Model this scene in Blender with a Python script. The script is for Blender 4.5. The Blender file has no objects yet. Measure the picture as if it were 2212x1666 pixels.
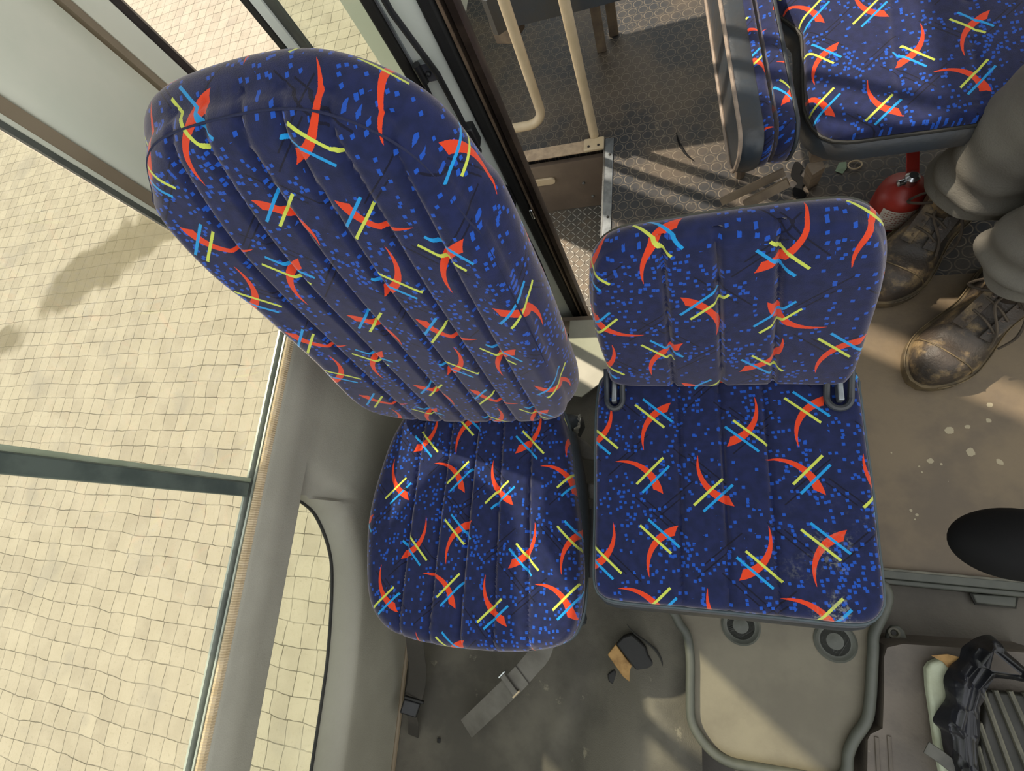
import bpy, bmesh, math, random
from mathutils import Vector, Matrix, noise
random.seed(7)
PI = math.pi
sc = bpy.context.scene
COL = sc.collection

# ------------------------------------------------------------------ camera
H = 1.35                      # eye height above the aisle floor (z = 0); h below means "metres under the camera"
FPX = 1075.7                  # focal length in pixels of the 2212 px wide frame
RC = Matrix(((0.94720939, 0.07831848, -0.31090286),
             (-0.0111868, -0.96104225, -0.27617505),
             (-0.32042039, 0.26507361, -0.90943211)))      # world -> camera (x right, y down, z forward)
cam_d = bpy.data.cameras.new('camera')
cam = bpy.data.objects.new('camera', cam_d); COL.objects.link(cam)
cam_d.sensor_width = 36.0; cam_d.lens = 36.0 * FPX / 2212.0
cam_d.clip_start = 0.01; cam_d.clip_end = 200
rot = RC.transposed() @ Matrix(((1, 0, 0), (0, -1, 0), (0, 0, -1)))
cam.matrix_world = Matrix.Translation((0, 0, H)) @ rot.to_4x4()
sc.camera = cam

# ------------------------------------------------------------------ light
world = bpy.data.worlds.new('sky'); sc.world = world; world.use_nodes = True
bg = world.node_tree.nodes['Background']
bg.inputs[0].default_value = (0.93, 0.95, 0.96, 1); bg.inputs[1].default_value = 1.7
SUN_AZ, SUN_EL = math.radians(149.0), math.radians(50.0)
sun_dir = Vector((math.cos(SUN_AZ) * math.cos(SUN_EL), math.sin(SUN_AZ) * math.cos(SUN_EL), math.sin(SUN_EL)))
sd = bpy.data.lights.new('sun', 'SUN'); sd.energy = 6.8; sd.color = (1.0, 0.87, 0.70); sd.angle = math.radians(0.9)
so = bpy.data.objects.new('sun', sd); COL.objects.link(so)
so.rotation_euler = sun_dir.to_track_quat('Z', 'Y').to_euler(); so.location = (-6, 4, 9)
sc.view_settings.view_transform = 'Standard'; sc.view_settings.look = 'None'
sc.view_settings.gamma = 1.0; sc.view_settings.use_curve_mapping = False
sc.view_settings.exposure = -0.24
sc.cycles.max_bounces = 8; sc.cycles.transparent_max_bounces = 12; sc.cycles.caustics_reflective = False; sc.cycles.caustics_refractive = False

# ------------------------------------------------------------------ geometry helpers
def ray(px, py):
    d = RC.transposed() @ Vector(((px - 1106) / FPX, (py - 833) / FPX, 1)); return d / -d.z
def V(x, y, h): return Vector((x, y, H - h))
def Q(px, py, h):                       # on the level h metres under the camera
    d = ray(px, py) * h; return Vector((d.x, d.y, H - h))
def QX(px, py, x):
    d = ray(px, py); d = d * (x / d.x); return Vector((d.x, d.y, H + d.z))
def QY(px, py, y):
    d = ray(px, py); d = d * (y / d.y); return Vector((d.x, d.y, H + d.z))
def yx(px, py, x): return QX(px, py, x).y
def xy(px, py, y): return QY(px, py, y).x

def spline(pts, n, closed=True):
    """Catmull-Rom through pts (tuples of any length), resampled to n points."""
    m = len(pts); out = []
    seg = m if closed else m - 1
    raw = []
    for i in range(seg):
        g = lambda k: Vector(pts[k % m]) if closed else Vector(pts[max(0, min(m - 1, k))])
        p0, p1, p2, p3 = g(i - 1), g(i), g(i + 1), g(i + 2)
        for k in range(24):
            t = k / 24.0
            raw.append(0.5 * ((2 * p1) + (p2 - p0) * t + (2 * p0 - 5 * p1 + 4 * p2 - p3) * t * t + (3 * p1 - p0 - 3 * p2 + p3) * t ** 3))
    raw.append(Vector(pts[0]) if closed else Vector(pts[-1]))
    L = [0.0]
    for i in range(1, len(raw)): L.append(L[-1] + (raw[i] - raw[i - 1]).length)
    tot = L[-1]; j = 0
    cnt = n if closed else n - 1
    for i in range(n):
        d = tot * i / cnt
        while j < len(L) - 2 and L[j + 1] < d: j += 1
        t = 0 if L[j + 1] == L[j] else (d - L[j]) / (L[j + 1] - L[j])
        out.append(raw[j].lerp(raw[j + 1], min(1, max(0, t))))
    return out

class MB:
    def __init__(s): s.v = []; s.f = []; s.uv = None
    def add(s, vs, fs):
        o = len(s.v); s.v += [Vector(v) for v in vs]; s.f += [tuple(i + o for i in f) for f in fs]; return s
    def box(s, c, d, R=None):
        c = Vector(c); vs = []
        for i in (-1, 1):
            for j in (-1, 1):
                for k in (-1, 1):
                    p = Vector((i * d[0] / 2, j * d[1] / 2, k * d[2] / 2))
                    vs.append(c + (R @ p if R else p))
        return s.add(vs, [(0, 1, 3, 2), (4, 6, 7, 5), (0, 4, 5, 1), (2, 3, 7, 6), (0, 2, 6, 4), (1, 5, 7, 3)])
    def bb(s, x0, x1, y0, y1, z0, z1):
        return s.box(((x0 + x1) / 2, (y0 + y1) / 2, (z0 + z1) / 2), (x1 - x0, y1 - y0, z1 - z0))
    def prism(s, poly, off):
        """polygon (3D points) extruded by the vector off"""
        n = len(poly); off = Vector(off)
        vs = [Vector(p) for p in poly] + [Vector(p) + off for p in poly]
        fs = [tuple(range(n - 1, -1, -1)), tuple(range(n, 2 * n))]
        fs += [(i, (i + 1) % n, n + (i + 1) % n, n + i) for i in range(n)]
        return s.add(vs, fs)
    def tube(s, pts, r, n=10, closed=False, sy=1.0, up=None, caps=True):
        pts = [Vector(p) for p in pts]; m = len(pts); rings = []
        rr = r if isinstance(r, (list, tuple)) else [r] * m
        u = None
        for i in range(m):
            a = pts[(i - 1) % m] if (closed or i > 0) else pts[i]
            b = pts[(i + 1) % m] if (closed or i < m - 1) else pts[i]
            t = (b - a).normalized()
            if u is None:
                w = Vector(up) if up else (Vector((0, 0, 1)) if abs(t.z) < 0.9 else Vector((1, 0, 0)))
                u = (w - t * w.dot(t)).normalized()
            else: u = (u - t * u.dot(t)).normalized()
            v = t.cross(u)
            rings.append([pts[i] + (u * math.cos(2 * PI * k / n) * sy + v * math.sin(2 * PI * k / n)) * rr[i] for k in range(n)])
        vs = [p for g in rings for p in g]; fs = []
        for i in range(m if closed else m - 1):
            a, b = i * n, ((i + 1) % m) * n
            for k in range(n): fs.append((a + k, a + (k + 1) % n, b + (k + 1) % n, b + k))
        if not closed and caps: fs += [tuple(range(n - 1, -1, -1)), tuple(range((m - 1) * n, m * n))]
        return s.add(vs, fs)
    def ribbon(s, pts, w, t, side):
        """flat strap along pts; side = list/one vector giving the width direction"""
        pts = [Vector(p) for p in pts]; m = len(pts); vs = []; fs = []
        for i, p in enumerate(pts):
            tg = (pts[min(m - 1, i + 1)] - pts[max(0, i - 1)]).normalized()
            sd_ = Vector(side[i]) if isinstance(side, list) else Vector(side)
            sd_ = (sd_ - tg * sd_.dot(tg)).normalized(); nn = tg.cross(sd_)
            for a, b in ((-1, -1), (1, -1), (1, 1), (-1, 1)): vs.append(p + sd_ * (a * w / 2) + nn * (b * t / 2))
        for i in range(m - 1):
            a, b = 4 * i, 4 * i + 4
            for k in range(4): fs.append((a + k, a + (k + 1) % 4, b + (k + 1) % 4, b + k))
        fs += [(3, 2, 1, 0), tuple(range(4 * m - 4, 4 * m))]
        return s.add(vs, fs)
    def lathe(s, prof, c, axis=(0, 0, 1), n=28):
        ax = Vector(axis).normalized(); u = ax.orthogonal().normalized(); v = ax.cross(u); c = Vector(c); vs = []; fs = []
        for r, z in prof:
            for k in range(n): vs.append(c + ax * z + (u * math.cos(2 * PI * k / n) + v * math.sin(2 * PI * k / n)) * max(r, 1e-5))
        for i in range(len(prof) - 1):
            for k in range(n): fs.append((i * n + k, i * n + (k + 1) % n, (i + 1) * n + (k + 1) % n, (i + 1) * n + k))
        fs += [tuple(range(n - 1, -1, -1)), tuple(range((len(prof) - 1) * n, len(prof) * n))]
        return s.add(vs, fs)
    def loft(s, rings, caps=True):
        n = len(rings[0]); vs = [p for g in rings for p in g]; fs = []
        for i in range(len(rings) - 1):
            for k in range(n): fs.append((i * n + k, i * n + (k + 1) % n, (i + 1) * n + (k + 1) % n, (i + 1) * n + k))
        if caps: fs += [tuple(range(n - 1, -1, -1)), tuple(range((len(rings) - 1) * n, len(rings) * n))]
        return s.add(vs, fs)
    def build(s, name, m, parent=None, bevel=0, smooth=True, seg=2, base=None, angle=40, fix=True, **props):
        me = bpy.data.meshes.new(name)
        if parent is not None: o0 = Vector(parent.get('_w', (0, 0, 0)))
        elif base is not None: o0 = Vector(base)
        else:
            xs = [v.x for v in s.v]; ys = [v.y for v in s.v]; zs = [v.z for v in s.v]
            o0 = Vector(((min(xs) + max(xs)) / 2, (min(ys) + max(ys)) / 2, min(zs)))
        me.from_pydata([v - o0 for v in s.v], [], s.f); me.update()
        if fix:
            bm = bmesh.new(); bm.from_mesh(me); bmesh.ops.recalc_face_normals(bm, faces=bm.faces); bm.to_mesh(me); bm.free()
        if smooth:
            me.polygons.foreach_set('use_smooth', [True] * len(me.polygons))
            if hasattr(me, 'set_sharp_from_angle'): me.set_sharp_from_angle(angle=math.radians(angle))
        if s.uv:
            uvl = me.uv_layers.new(name='UVMap')
            for p in me.polygons:
                for li in p.loop_indices: uvl.data[li].uv = s.uv[me.loops[li].vertex_index]
        me.materials.append(m)
        o = bpy.data.objects.new(name, me); COL.objects.link(o)
        if parent is not None: o.parent = parent; o['_w'] = tuple(parent.get('_w', (0, 0, 0)))
        else: o.location = o0; o['_w'] = tuple(o0)
        if bevel:
            b = o.modifiers.new('bevel', 'BEVEL'); b.width = bevel; b.segments = seg; b.limit_method = 'ANGLE'; b.angle_limit = math.radians(35)
        for k, v in props.items(): o[k] = v
        return o

def thing(name, label, cat, loc, group=None):
    o = bpy.data.objects.new(name, None); COL.objects.link(o); o.location = loc; o['_w'] = tuple(loc)
    o.empty_display_size = 0.05
    o['label'] = label; o['category'] = cat
    if group: o['group'] = group
    return o
def tag(o, label, cat, group=None, kind=None):
    o['label'] = label; o['category'] = cat
    if group: o['group'] = group
    if kind: o['kind'] = kind
    return o
def struct(o): o['kind'] = 'structure'; return o

# ------------------------------------------------------------------ materials
def lin(c):
    if isinstance(c, str):
        c = [int(c[i:i + 2], 16) / 255 for i in (1, 3, 5)]
        c = [(x / 12.92 if x <= 0.04045 else ((x + 0.055) / 1.055) ** 2.4) for x in c]
    return (c[0], c[1], c[2], 1)

class NT:
    """small helper to write node graphs as expressions"""
    def __init__(s, tree): s.t = tree; s.n = tree.nodes; s.l = tree.links
    def new(s, t): return s.n.new(t)
    def put(s, sock, v):
        if isinstance(v, bpy.types.NodeSocket): s.l.new(v, sock)
        else: sock.default_value = v
    def m(s, op, a, b=0.0, c=0.0):
        n = s.new('ShaderNodeMath'); n.operation = op
        s.put(n.inputs[0], a); s.put(n.inputs[1], b)
        if len(n.inputs) > 2: s.put(n.inputs[2], c)
        return n.outputs[0]
    def mix(s, f, a, b):
        n = s.new('ShaderNodeMix'); n.data_type = 'RGBA'
        s.put(n.inputs[0], f); s.put(n.inputs[6], a); s.put(n.inputs[7], b); return n.outputs[2]
    def noise(s, vec, scale, detail=3, rough=0.5, w=None):
        n = s.new('ShaderNodeTexNoise'); n.inputs['Scale'].default_value = scale; n.inputs['Detail'].default_value = detail
        n.inputs['Roughness'].default_value = rough; s.l.new(vec, n.inputs['Vector']); return n.outputs['Fac'], n.outputs['Color']
    def ramp(s, f, a, b):
        n = s.new('ShaderNodeMapRange'); s.put(n.inputs[0], f); n.inputs[1].default_value = a; n.inputs[2].default_value = b
        n.interpolation_type = 'SMOOTHSTEP'; return n.outputs[0]
    def coords(s, kind='Object'): return s.new('ShaderNodeTexCoord').outputs[kind]

def base_mat(name):
    m = bpy.data.materials.new(name); m.use_nodes = True
    nt = NT(m.node_tree); b = m.node_tree.nodes['Principled BSDF']
    return m, nt, b

def mat(name, c1, c2=None, scale=8.0, rough=0.6, metal=0.0, bump=0.0, bscale=80.0, lo=0.35, hi=0.65, c3=None, s3=30.0, t3=(0.62, 0.7), spec=0.5, detail=5, coat=0.0):
    m, nt, b = base_mat(name); co = nt.coords()
    c1 = lin(c1); col = c1
    if c2 is not None:
        f, _ = nt.noise(co, scale, detail, 0.6); col = nt.mix(nt.ramp(f, lo, hi), c1, lin(c2))
    if c3 is not None:
        f, _ = nt.noise(co, s3, 6, 0.65); col = nt.mix(nt.ramp(f, *t3), col, lin(c3))
    nt.put(b.inputs['Base Color'], col)
    b.inputs['Roughness'].default_value = rough; b.inputs['Metallic'].default_value = metal
    b.inputs['Specular IOR Level'].default_value = spec
    if coat: b.inputs['Coat Weight'].default_value = coat
    if bump:
        f, _ = nt.noise(co, bscale, 4, 0.6)
        bn = nt.new('ShaderNodeBump'); bn.inputs['Strength'].default_value = bump; bn.inputs['Distance'].default_value = 0.003
        nt.put(bn.inputs['Height'], f); nt.put(b.inputs['Normal'], bn.outputs[0])
    return m

# ---- moquette: repeat of four crescents with paired stripes on navy with blue squares, in metres of cloth (UV)
def fabric_group():
    g = bpy.data.node_groups.new('moquette', 'ShaderNodeTree')
    g.interface.new_socket('UV', in_out='INPUT', socket_type='NodeSocketVector')
    g.interface.new_socket('Color', in_out='OUTPUT', socket_type='NodeSocketColor')
    nt = NT(g); gi = nt.new('NodeGroupInput'); go = nt.new('NodeGroupOutput')
    sep = nt.new('ShaderNodeSeparateXYZ'); nt.l.new(gi.outputs[0], sep.inputs[0])
    # slight weave wobble so that printed edges are not knife sharp
    _, nc = nt.noise(gi.outputs[0], 900, 1)
    s2 = nt.new('ShaderNodeSeparateColor'); nt.l.new(nc, s2.inputs[0])
    u = nt.m('ADD', sep.outputs[0], nt.m('MULTIPLY', nt.m('SUBTRACT', s2.outputs[0], 0.5), 0.0012))
    v = nt.m('ADD', sep.outputs[1], nt.m('MULTIPLY', nt.m('SUBTRACT', s2.outputs[1], 0.5), 0.0012))
    PX, PY = 0.268, 0.233
    red = yel = cya = 0.0
    D = math.radians
    for (ox, oy, head, mir) in ((0.008, -0.050, 99, False), (0.080, 0.000, 279, False), (-0.097, 0.070, 5, False), (0.106, 0.125, 261, True)):
        ch, sh = math.cos(D(head)), math.sin(D(head))
        kx, ky = 0.050, 0.042                       # motif centre in its own frame
        if not mir: cx, cy = kx * ch - ky * sh, kx * sh + ky * ch
        else: cx, cy = kx * ch + ky * sh, kx * sh - ky * ch
        qx = nt.m('SUBTRACT', nt.m('FLOORED_MODULO', nt.m('SUBTRACT', u, ox + cx - PX / 2), PX), PX / 2 - cx)
        qy = nt.m('SUBTRACT', nt.m('FLOORED_MODULO', nt.m('SUBTRACT', v, oy + cy - PY / 2), PY), PY / 2 - cy)
        if not mir:
            X = nt.m('ADD', nt.m('MULTIPLY', qx, ch), nt.m('MULTIPLY', qy, sh))
            Y = nt.m('ADD', nt.m('MULTIPLY', qx, -sh), nt.m('MULTIPLY', qy, ch))
        else:
            X = nt.m('ADD', nt.m('MULTIPLY', qx, ch), nt.m('MULTIPLY', qy, sh))
            Y = nt.m('ADD', nt.m('MULTIPLY', qx, sh), nt.m('MULTIPLY', qy, -ch))
        r = nt.m('SQRT', nt.m('ADD', nt.m('MULTIPLY', X, X), nt.m('MULTIPLY', Y, Y)))
        th = nt.m('ARCTAN2', Y, X)
        w = nt.m('MULTIPLY', nt.m('POWER', nt.m('MAXIMUM', nt.m('SUBTRACT', 1.0, nt.m('DIVIDE', th, D(100))), 0.0), 0.72), 0.0172)
        a1 = nt.m('LESS_THAN', r, 0.0705)
        a2 = nt.m('GREATER_THAN', r, nt.m('SUBTRACT', 0.0705, w))
        a3 = nt.m('GREATER_THAN', th, nt.m('MULTIPLY', nt.m('SUBTRACT', 0.0705, r), D(11) / 0.016))
        cres = nt.m('MULTIPLY', nt.m('MULTIPLY', a1, a2), a3)
        red = nt.m('MAXIMUM', red, cres)
        ca, sa = math.cos(D(39)), math.sin(D(39))
        for k, (rr, an) in enumerate(((0.067, 25), (0.069, 41))):
            px_, py_ = rr * math.cos(D(an)), rr * math.sin(D(an))
            al = nt.m('ABSOLUTE', nt.m('ADD', nt.m('MULTIPLY', nt.m('SUBTRACT', X, px_), ca), nt.m('MULTIPLY', nt.m('SUBTRACT', Y, py_), sa)))
            ac = nt.m('ABSOLUTE', nt.m('ADD', nt.m('MULTIPLY', nt.m('SUBTRACT', X, px_), -sa), nt.m('MULTIPLY', nt.m('SUBTRACT', Y, py_), ca)))
            ln = nt.m('MULTIPLY', nt.m('LESS_THAN', al, 0.036), nt.m('LESS_THAN', ac, 0.0023))
            if k == 0: cya = nt.m('MAXIMUM', cya, ln)
            else: yel = nt.m('MAXIMUM', yel, ln)
    # blue squares, several layers of jittered cells thinned by a drifting density
    dn, _ = nt.noise(gi.outputs[0], 11, 2); dens = nt.ramp(dn, 0.30, 0.70)
    sq = 0.0
    for (cell, ang, off, half, thr) in ((0.0090, 4, 0.0, 0.28, 0.22), (0.0118, -3, 3.7, 0.23, 0.26), (0.0100, 9, 8.1, 0.24, 0.24)):
        c_, s_ = math.cos(D(ang)), math.sin(D(ang))
        gx = nt.m('DIVIDE', nt.m('ADD', nt.m('ADD', nt.m('MULTIPLY', u, c_), nt.m('MULTIPLY', v, s_)), off), cell)
        gy = nt.m('DIVIDE', nt.m('ADD', nt.m('ADD', nt.m('MULTIPLY', u, -s_), nt.m('MULTIPLY', v, c_)), off), cell)
        ix = nt.m('FLOOR', gx); iy = nt.m('FLOOR', gy)
        wn = nt.new('ShaderNodeTexWhiteNoise'); wn.noise_dimensions = '2D'
        cv = nt.new('ShaderNodeCombineXYZ'); nt.put(cv.inputs[0], ix); nt.put(cv.inputs[1], iy); nt.l.new(cv.outputs[0], wn.inputs['Vector'])
        sc_ = nt.new('ShaderNodeSeparateColor'); nt.l.new(wn.outputs['Color'], sc_.inputs[0])
        jx = nt.m('ADD', 0.5, nt.m('MULTIPLY', nt.m('SUBTRACT', sc_.outputs[0], 0.5), 0.4))
        jy = nt.m('ADD', 0.5, nt.m('MULTIPLY', nt.m('SUBTRACT', sc_.outputs[1], 0.5), 0.4))
        fx = nt.m('ABSOLUTE', nt.m('SUBTRACT', nt.m('SUBTRACT', gx, ix), jx)); fy = nt.m('ABSOLUTE', nt.m('SUBTRACT', nt.m('SUBTRACT', gy, iy), jy))
        on = nt.m('LESS_THAN', sc_.outputs[2], nt.m('MULTIPLY', dens, thr))
        q = nt.m('MULTIPLY', nt.m('MULTIPLY', nt.m('LESS_THAN', fx, half), nt.m('LESS_THAN', fy, half)), on)
        sq = nt.m('MAXIMUM', sq, q)
    # faint black woven strokes on both diagonals
    blk = 0.0
    for (ang, off, per, lper) in ((40, 0.0, 0.118, 0.20), (-42, 0.05, 0.118, 0.20)):
        c_, s_ = math.cos(D(ang)), math.sin(D(ang))
        al = nt.m('ADD', nt.m('MULTIPLY', u, c_), nt.m('MULTIPLY', v, s_)); ac = nt.m('ADD', nt.m('MULTIPLY', u, -s_), nt.m('MULTIPLY', v, c_))
        for d in (0.0, 0.009):
            f = nt.m('ABSOLUTE', nt.m('SUBTRACT', nt.m('FLOORED_MODULO', nt.m('ADD', ac, off + d), per), per / 2))
            g2 = nt.m('FLOORED_MODULO', nt.m('ADD', al, off * 1.7 + d * 3), lper)
            blk = nt.m('MAXIMUM', blk, nt.m('MULTIPLY', nt.m('LESS_THAN', f, 0.0012), nt.m('LESS_THAN', g2, 0.085)))
    nn, _ = nt.noise(gi.outputs[0], 60, 3)
    col = nt.mix(nt.ramp(nn, 0.3, 0.7), lin('#141d40'), lin('#1b244e'))
    col = nt.mix(nt.m('MULTIPLY', blk, 0.9), col, lin('#0b0d22'))
    col = nt.mix(sq, col, lin('#1a50b4'))
    col = nt.mix(red, col, lin('#dd421f'))
    col = nt.mix(yel, col, lin('#c9d457'))
    col = nt.mix(cya, col, lin('#1e96d8'))
    nt.l.new(col, go.inputs[0])
    return g
FG = fabric_group()
def fabric(name, dirt=0.0):
    m, nt, b = base_mat(name)
    uv = nt.new('ShaderNodeUVMap'); uv.uv_map = 'UVMap'
    gn = nt.new('ShaderNodeGroup'); gn.node_tree = FG; nt.l.new(uv.outputs[0], gn.inputs[0])
    col = gn.outputs[0]
    if dirt:
        f, _ = nt.noise(nt.coords(), 14, 5, 0.6); f2, _ = nt.noise(nt.coords(), 160, 3, 0.7)
        sp = nt.new('ShaderNodeSeparateXYZ'); nt.l.new(nt.coords(), sp.inputs[0])
        reg = nt.m('MULTIPLY', nt.ramp(sp.outputs[0], 0.06, 0.16), nt.ramp(sp.outputs[1], 0.04, -0.12))
        k = nt.m('MULTIPLY', nt.m('MULTIPLY', nt.ramp(f, 0.49, 0.63), nt.ramp(f2, 0.44, 0.64)), nt.m('MULTIPLY', reg, dirt))
        col = nt.mix(k, col, lin('#8d8f86'))
    nt.put(b.inputs['Base Color'], col)
    b.inputs['Roughness'].default_value = 0.85; b.inputs['Specular IOR Level'].default_value = 0.25
    b.inputs['Sheen Weight'].default_value = 0.62; b.inputs['Sheen Roughness'].default_value = 0.42
    b.inputs['Sheen Tint'].default_value = lin('#f2e6e0')
    f, _ = nt.noise(uv.outputs[0], 700, 3, 0.6)
    bn = nt.new('ShaderNodeBump'); bn.inputs['Strength'].default_value = 0.35; bn.inputs['Distance'].default_value = 0.0012
    nt.put(bn.inputs['Height'], f); nt.put(b.inputs['Normal'], bn.outputs[0])
    return m
M = {}
M['fabric'] = fabric('moquette_cloth'); M['fabric_dirty'] = fabric('moquette_cloth_dusty', 0.75)
M['vinyl'] = mat('dark_grey_vinyl', '#33393f', '#2a2f34', 12, 0.5, bump=0.25, bscale=260)
M['vinyl_worn'] = mat('worn_blue_grey_vinyl', '#333b44', '#3d3c3b', 6, 0.38, bump=0.3, bscale=60, c3='#6f675a', s3=9, t3=(0.66, 0.74))
M['piping'] = mat('grey_green_piping', '#48545a', '#3d484d', 20, 0.55)
M['tan_piping'] = mat('tan_piping', '#9a8a7b', '#7d7065', 30, 0.6)
M['belt'] = mat('grey_belt_webbing', '#75726b', '#5f5c55', 9, 0.8, bump=0.3, bscale=500)
M['belt_dark'] = mat('dark_belt_webbing', '#4b4740', '#3c3933', 9, 0.8, bump=0.3, bscale=500)
M['chrome'] = mat('scratched_chrome', '#c8ccd0', None, rough=0.25, metal=1.0)
M['steel'] = mat('grey_aluminium', '#9aa0a4', '#7d8286', 30, 0.4, metal=0.8)
M['blackp'] = mat('black_plastic', '#1c1d1d', '#26272a', 20, 0.45)
M['blackr'] = mat('black_rubber', '#191919', '#222220', 12, 0.65, bump=0.2)
M['softblack'] = mat('smooth_black_rubber', '#0b0b0c', '#101011', 12, 0.75, spec=0.2)
M['cream'] = mat('cream_painted_metal', '#d9d8c6', '#cfd1bf', 5, 0.45, c3='#b0ad98', s3=14, t3=(0.7, 0.8))
M['brownband'] = mat('brown_grey_seal_band', '#80725d', '#8a7c66', 6, 0.6)
M['white_frame'] = mat('off_white_door_paint', '#eef3ea', '#e2e8dd', 7, 0.5, c3='#6f6c60', s3=22, t3=(0.68, 0.76))
M['bronze'] = mat('dark_bronze_metal', '#55483e', '#3d342e', 18, 0.35, metal=0.6)
M['darkbrown'] = mat('dark_brown_metal', '#3c3430', '#2f2926', 14, 0.5, metal=0.2)
M['rail'] = mat('cream_rail_paint', '#d3c0a2', '#c4b190', 10, 0.4, c3='#6b5a46', s3=55, t3=(0.70, 0.74))
M['leg'] = mat('brown_painted_leg', '#84745f', '#63564a', 12, 0.55, bump=0.2)
M['panel'] = mat('grey_door_panel', '#a19e90', '#989587', 5, 0.6, bump=0.25, bscale=350)
M['carpet'] = mat('footwell_rubber_mat', '#69655a', '#524f47', 5, 0.85, bump=0.5, bscale=400, c3='#8b8574', s3=16, t3=(0.64, 0.72), lo=0.35, hi=0.62)
M['vinylfloor'] = mat('brown_vinyl_floor', '#776852', '#635748', 6, 0.55, bump=0.15, bscale=120, c3='#b3a88e', s3=26, t3=(0.72, 0.74))
M['hatch'] = mat('grey_hatch_lid', '#76705f', '#696354', 7, 0.6, bump=0.15, bscale=200, c3='#6b6558', s3=12, t3=(0.64, 0.75))
M['seal'] = mat('dull_green_grey_seal', '#474a44', '#585a52', 8, 0.5)
M['sealdark'] = mat('black_seal', '#22221f', '#2c2b27', 8, 0.6)
M['console'] = mat('brown_grey_console_plastic', '#6f665c', '#5b544d', 9, 0.6, bump=0.35, bscale=120, c3='#8d8478', s3=20, t3=(0.66, 0.72))
M['darkpanel'] = mat('dark_floor_panel', '#59544c', '#4b4741', 6, 0.65, bump=0.3, bscale=160)
M['foam'] = mat('pale_green_foam', '#c3cbb5', '#b4b9a0', 14, 0.8, bump=0.3, bscale=90)
M['bag'] = mat('black_plastic_bag', '#24252c', '#16171b', 10, 0.28, bump=0.3, bscale=30)
M['rib'] = mat('black_ribbed_rubber', '#33322e', '#26261f', 14, 0.6)
M['ribhi'] = mat('worn_rib_edge', '#6d6b5e', '#57564c', 30, 0.6)
M['plate'] = mat('pale_scuffed_plate', '#b9b7a8', '#a9a798', 6, 0.5, c3='#6f6a5a', s3=24, t3=(0.68, 0.75))
M['riser'] = mat('brown_step_riser', '#7f7163', '#6d6055', 5, 0.5, bump=0.15, bscale=80)
M['wood'] = mat('bare_plywood', '#b08b55', '#7c5c34', 24, 0.75, bump=0.4, bscale=120)
M['red'] = mat('scuffed_red_paint', '#a03026', '#8a2a22', 10, 0.4, c3='#c07060', s3=18, t3=(0.66, 0.76))
M['label'] = mat('paper_label', '#cfc6b8', '#b9ad9d', 12, 0.7)
M['print'] = mat('faded_red_print', '#9c5f55', None, rough=0.7)
M['leather'] = mat('dusty_black_leather', '#332e29', '#4a4037', 10, 0.5, bump=0.5, bscale=180, c3='#8f7a58', s3=16, t3=(0.48, 0.68))
M['sole'] = mat('worn_boot_sole', '#4f4636', '#746448', 20, 0.7, bump=0.4, bscale=90)
M['lace'] = mat('grey_brown_laces', '#564c40', '#443c33', 30, 0.85)
M['trouser'] = mat('grey_green_trouser_cloth', '#706d64', '#625f58', 6, 0.85, bump=0.4, bscale=300)
M['skin'] = mat('skin', '#8c6248', '#7c563f', 12, 0.6)
M['paper'] = mat('green_paper_scrap', '#8fa387', '#7c8f76', 30, 0.8)
M['foil'] = mat('crumpled_clear_wrap', '#a5a296', '#86847a', 30, 0.3, metal=0.2)
M['fly'] = mat('fly_body', '#141414', None, rough=0.5)
M['roof'] = mat('cream_roof_lining', '#bdb8a4', '#b1ac99', 4, 0.7)
M['gasket'] = mat('ribbed_rubber_gasket', '#cdbb9c', '#bfab88', 60, 0.7)
M['barglass'] = mat('green_grey_divider', '#4c5650', '#5d675f', 20, 0.3)
M['matedge'] = mat('pale_edge_strip', '#b7bdb0', '#9ba196', 20, 0.35, metal=0.3)

def glass(name, tint, dust):
    m = bpy.data.materials.new(name); m.use_nodes = True; nt = NT(m.node_tree)
    for n in list(nt.n): nt.n.remove(n)
    out = nt.new('ShaderNodeOutputMaterial'); tr = nt.new('ShaderNodeBsdfTransparent'); tr.inputs[0].default_value = tint
    gl = nt.new('ShaderNodeBsdfGlossy'); gl.inputs['Roughness'].default_value = 0.05; gl.inputs[0].default_value = (1, 1, 1, 1)
    df = nt.new('ShaderNodeBsdfDiffuse'); df.inputs[0].default_value = (0.75, 0.75, 0.66, 1)
    a = nt.new('ShaderNodeMixShader'); a.inputs[0].default_value = dust; nt.l.new(tr.outputs[0], a.inputs[1]); nt.l.new(df.outputs[0], a.inputs[2])
    b = nt.new('ShaderNodeMixShader'); b.inputs[0].default_value = 0.04
    nt.l.new(a.outputs[0], b.inputs[1]); nt.l.new(gl.outputs[0], b.inputs[2]); nt.l.new(b.outputs[0], out.inputs[0])
    return m
M['glass'] = glass('dusty_window_glass', (0.93, 0.95, 0.90, 1), 0.05)
M['glass2'] = glass('door_leaf_glass', (0.86, 0.90, 0.84, 1), 0.04)

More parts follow.
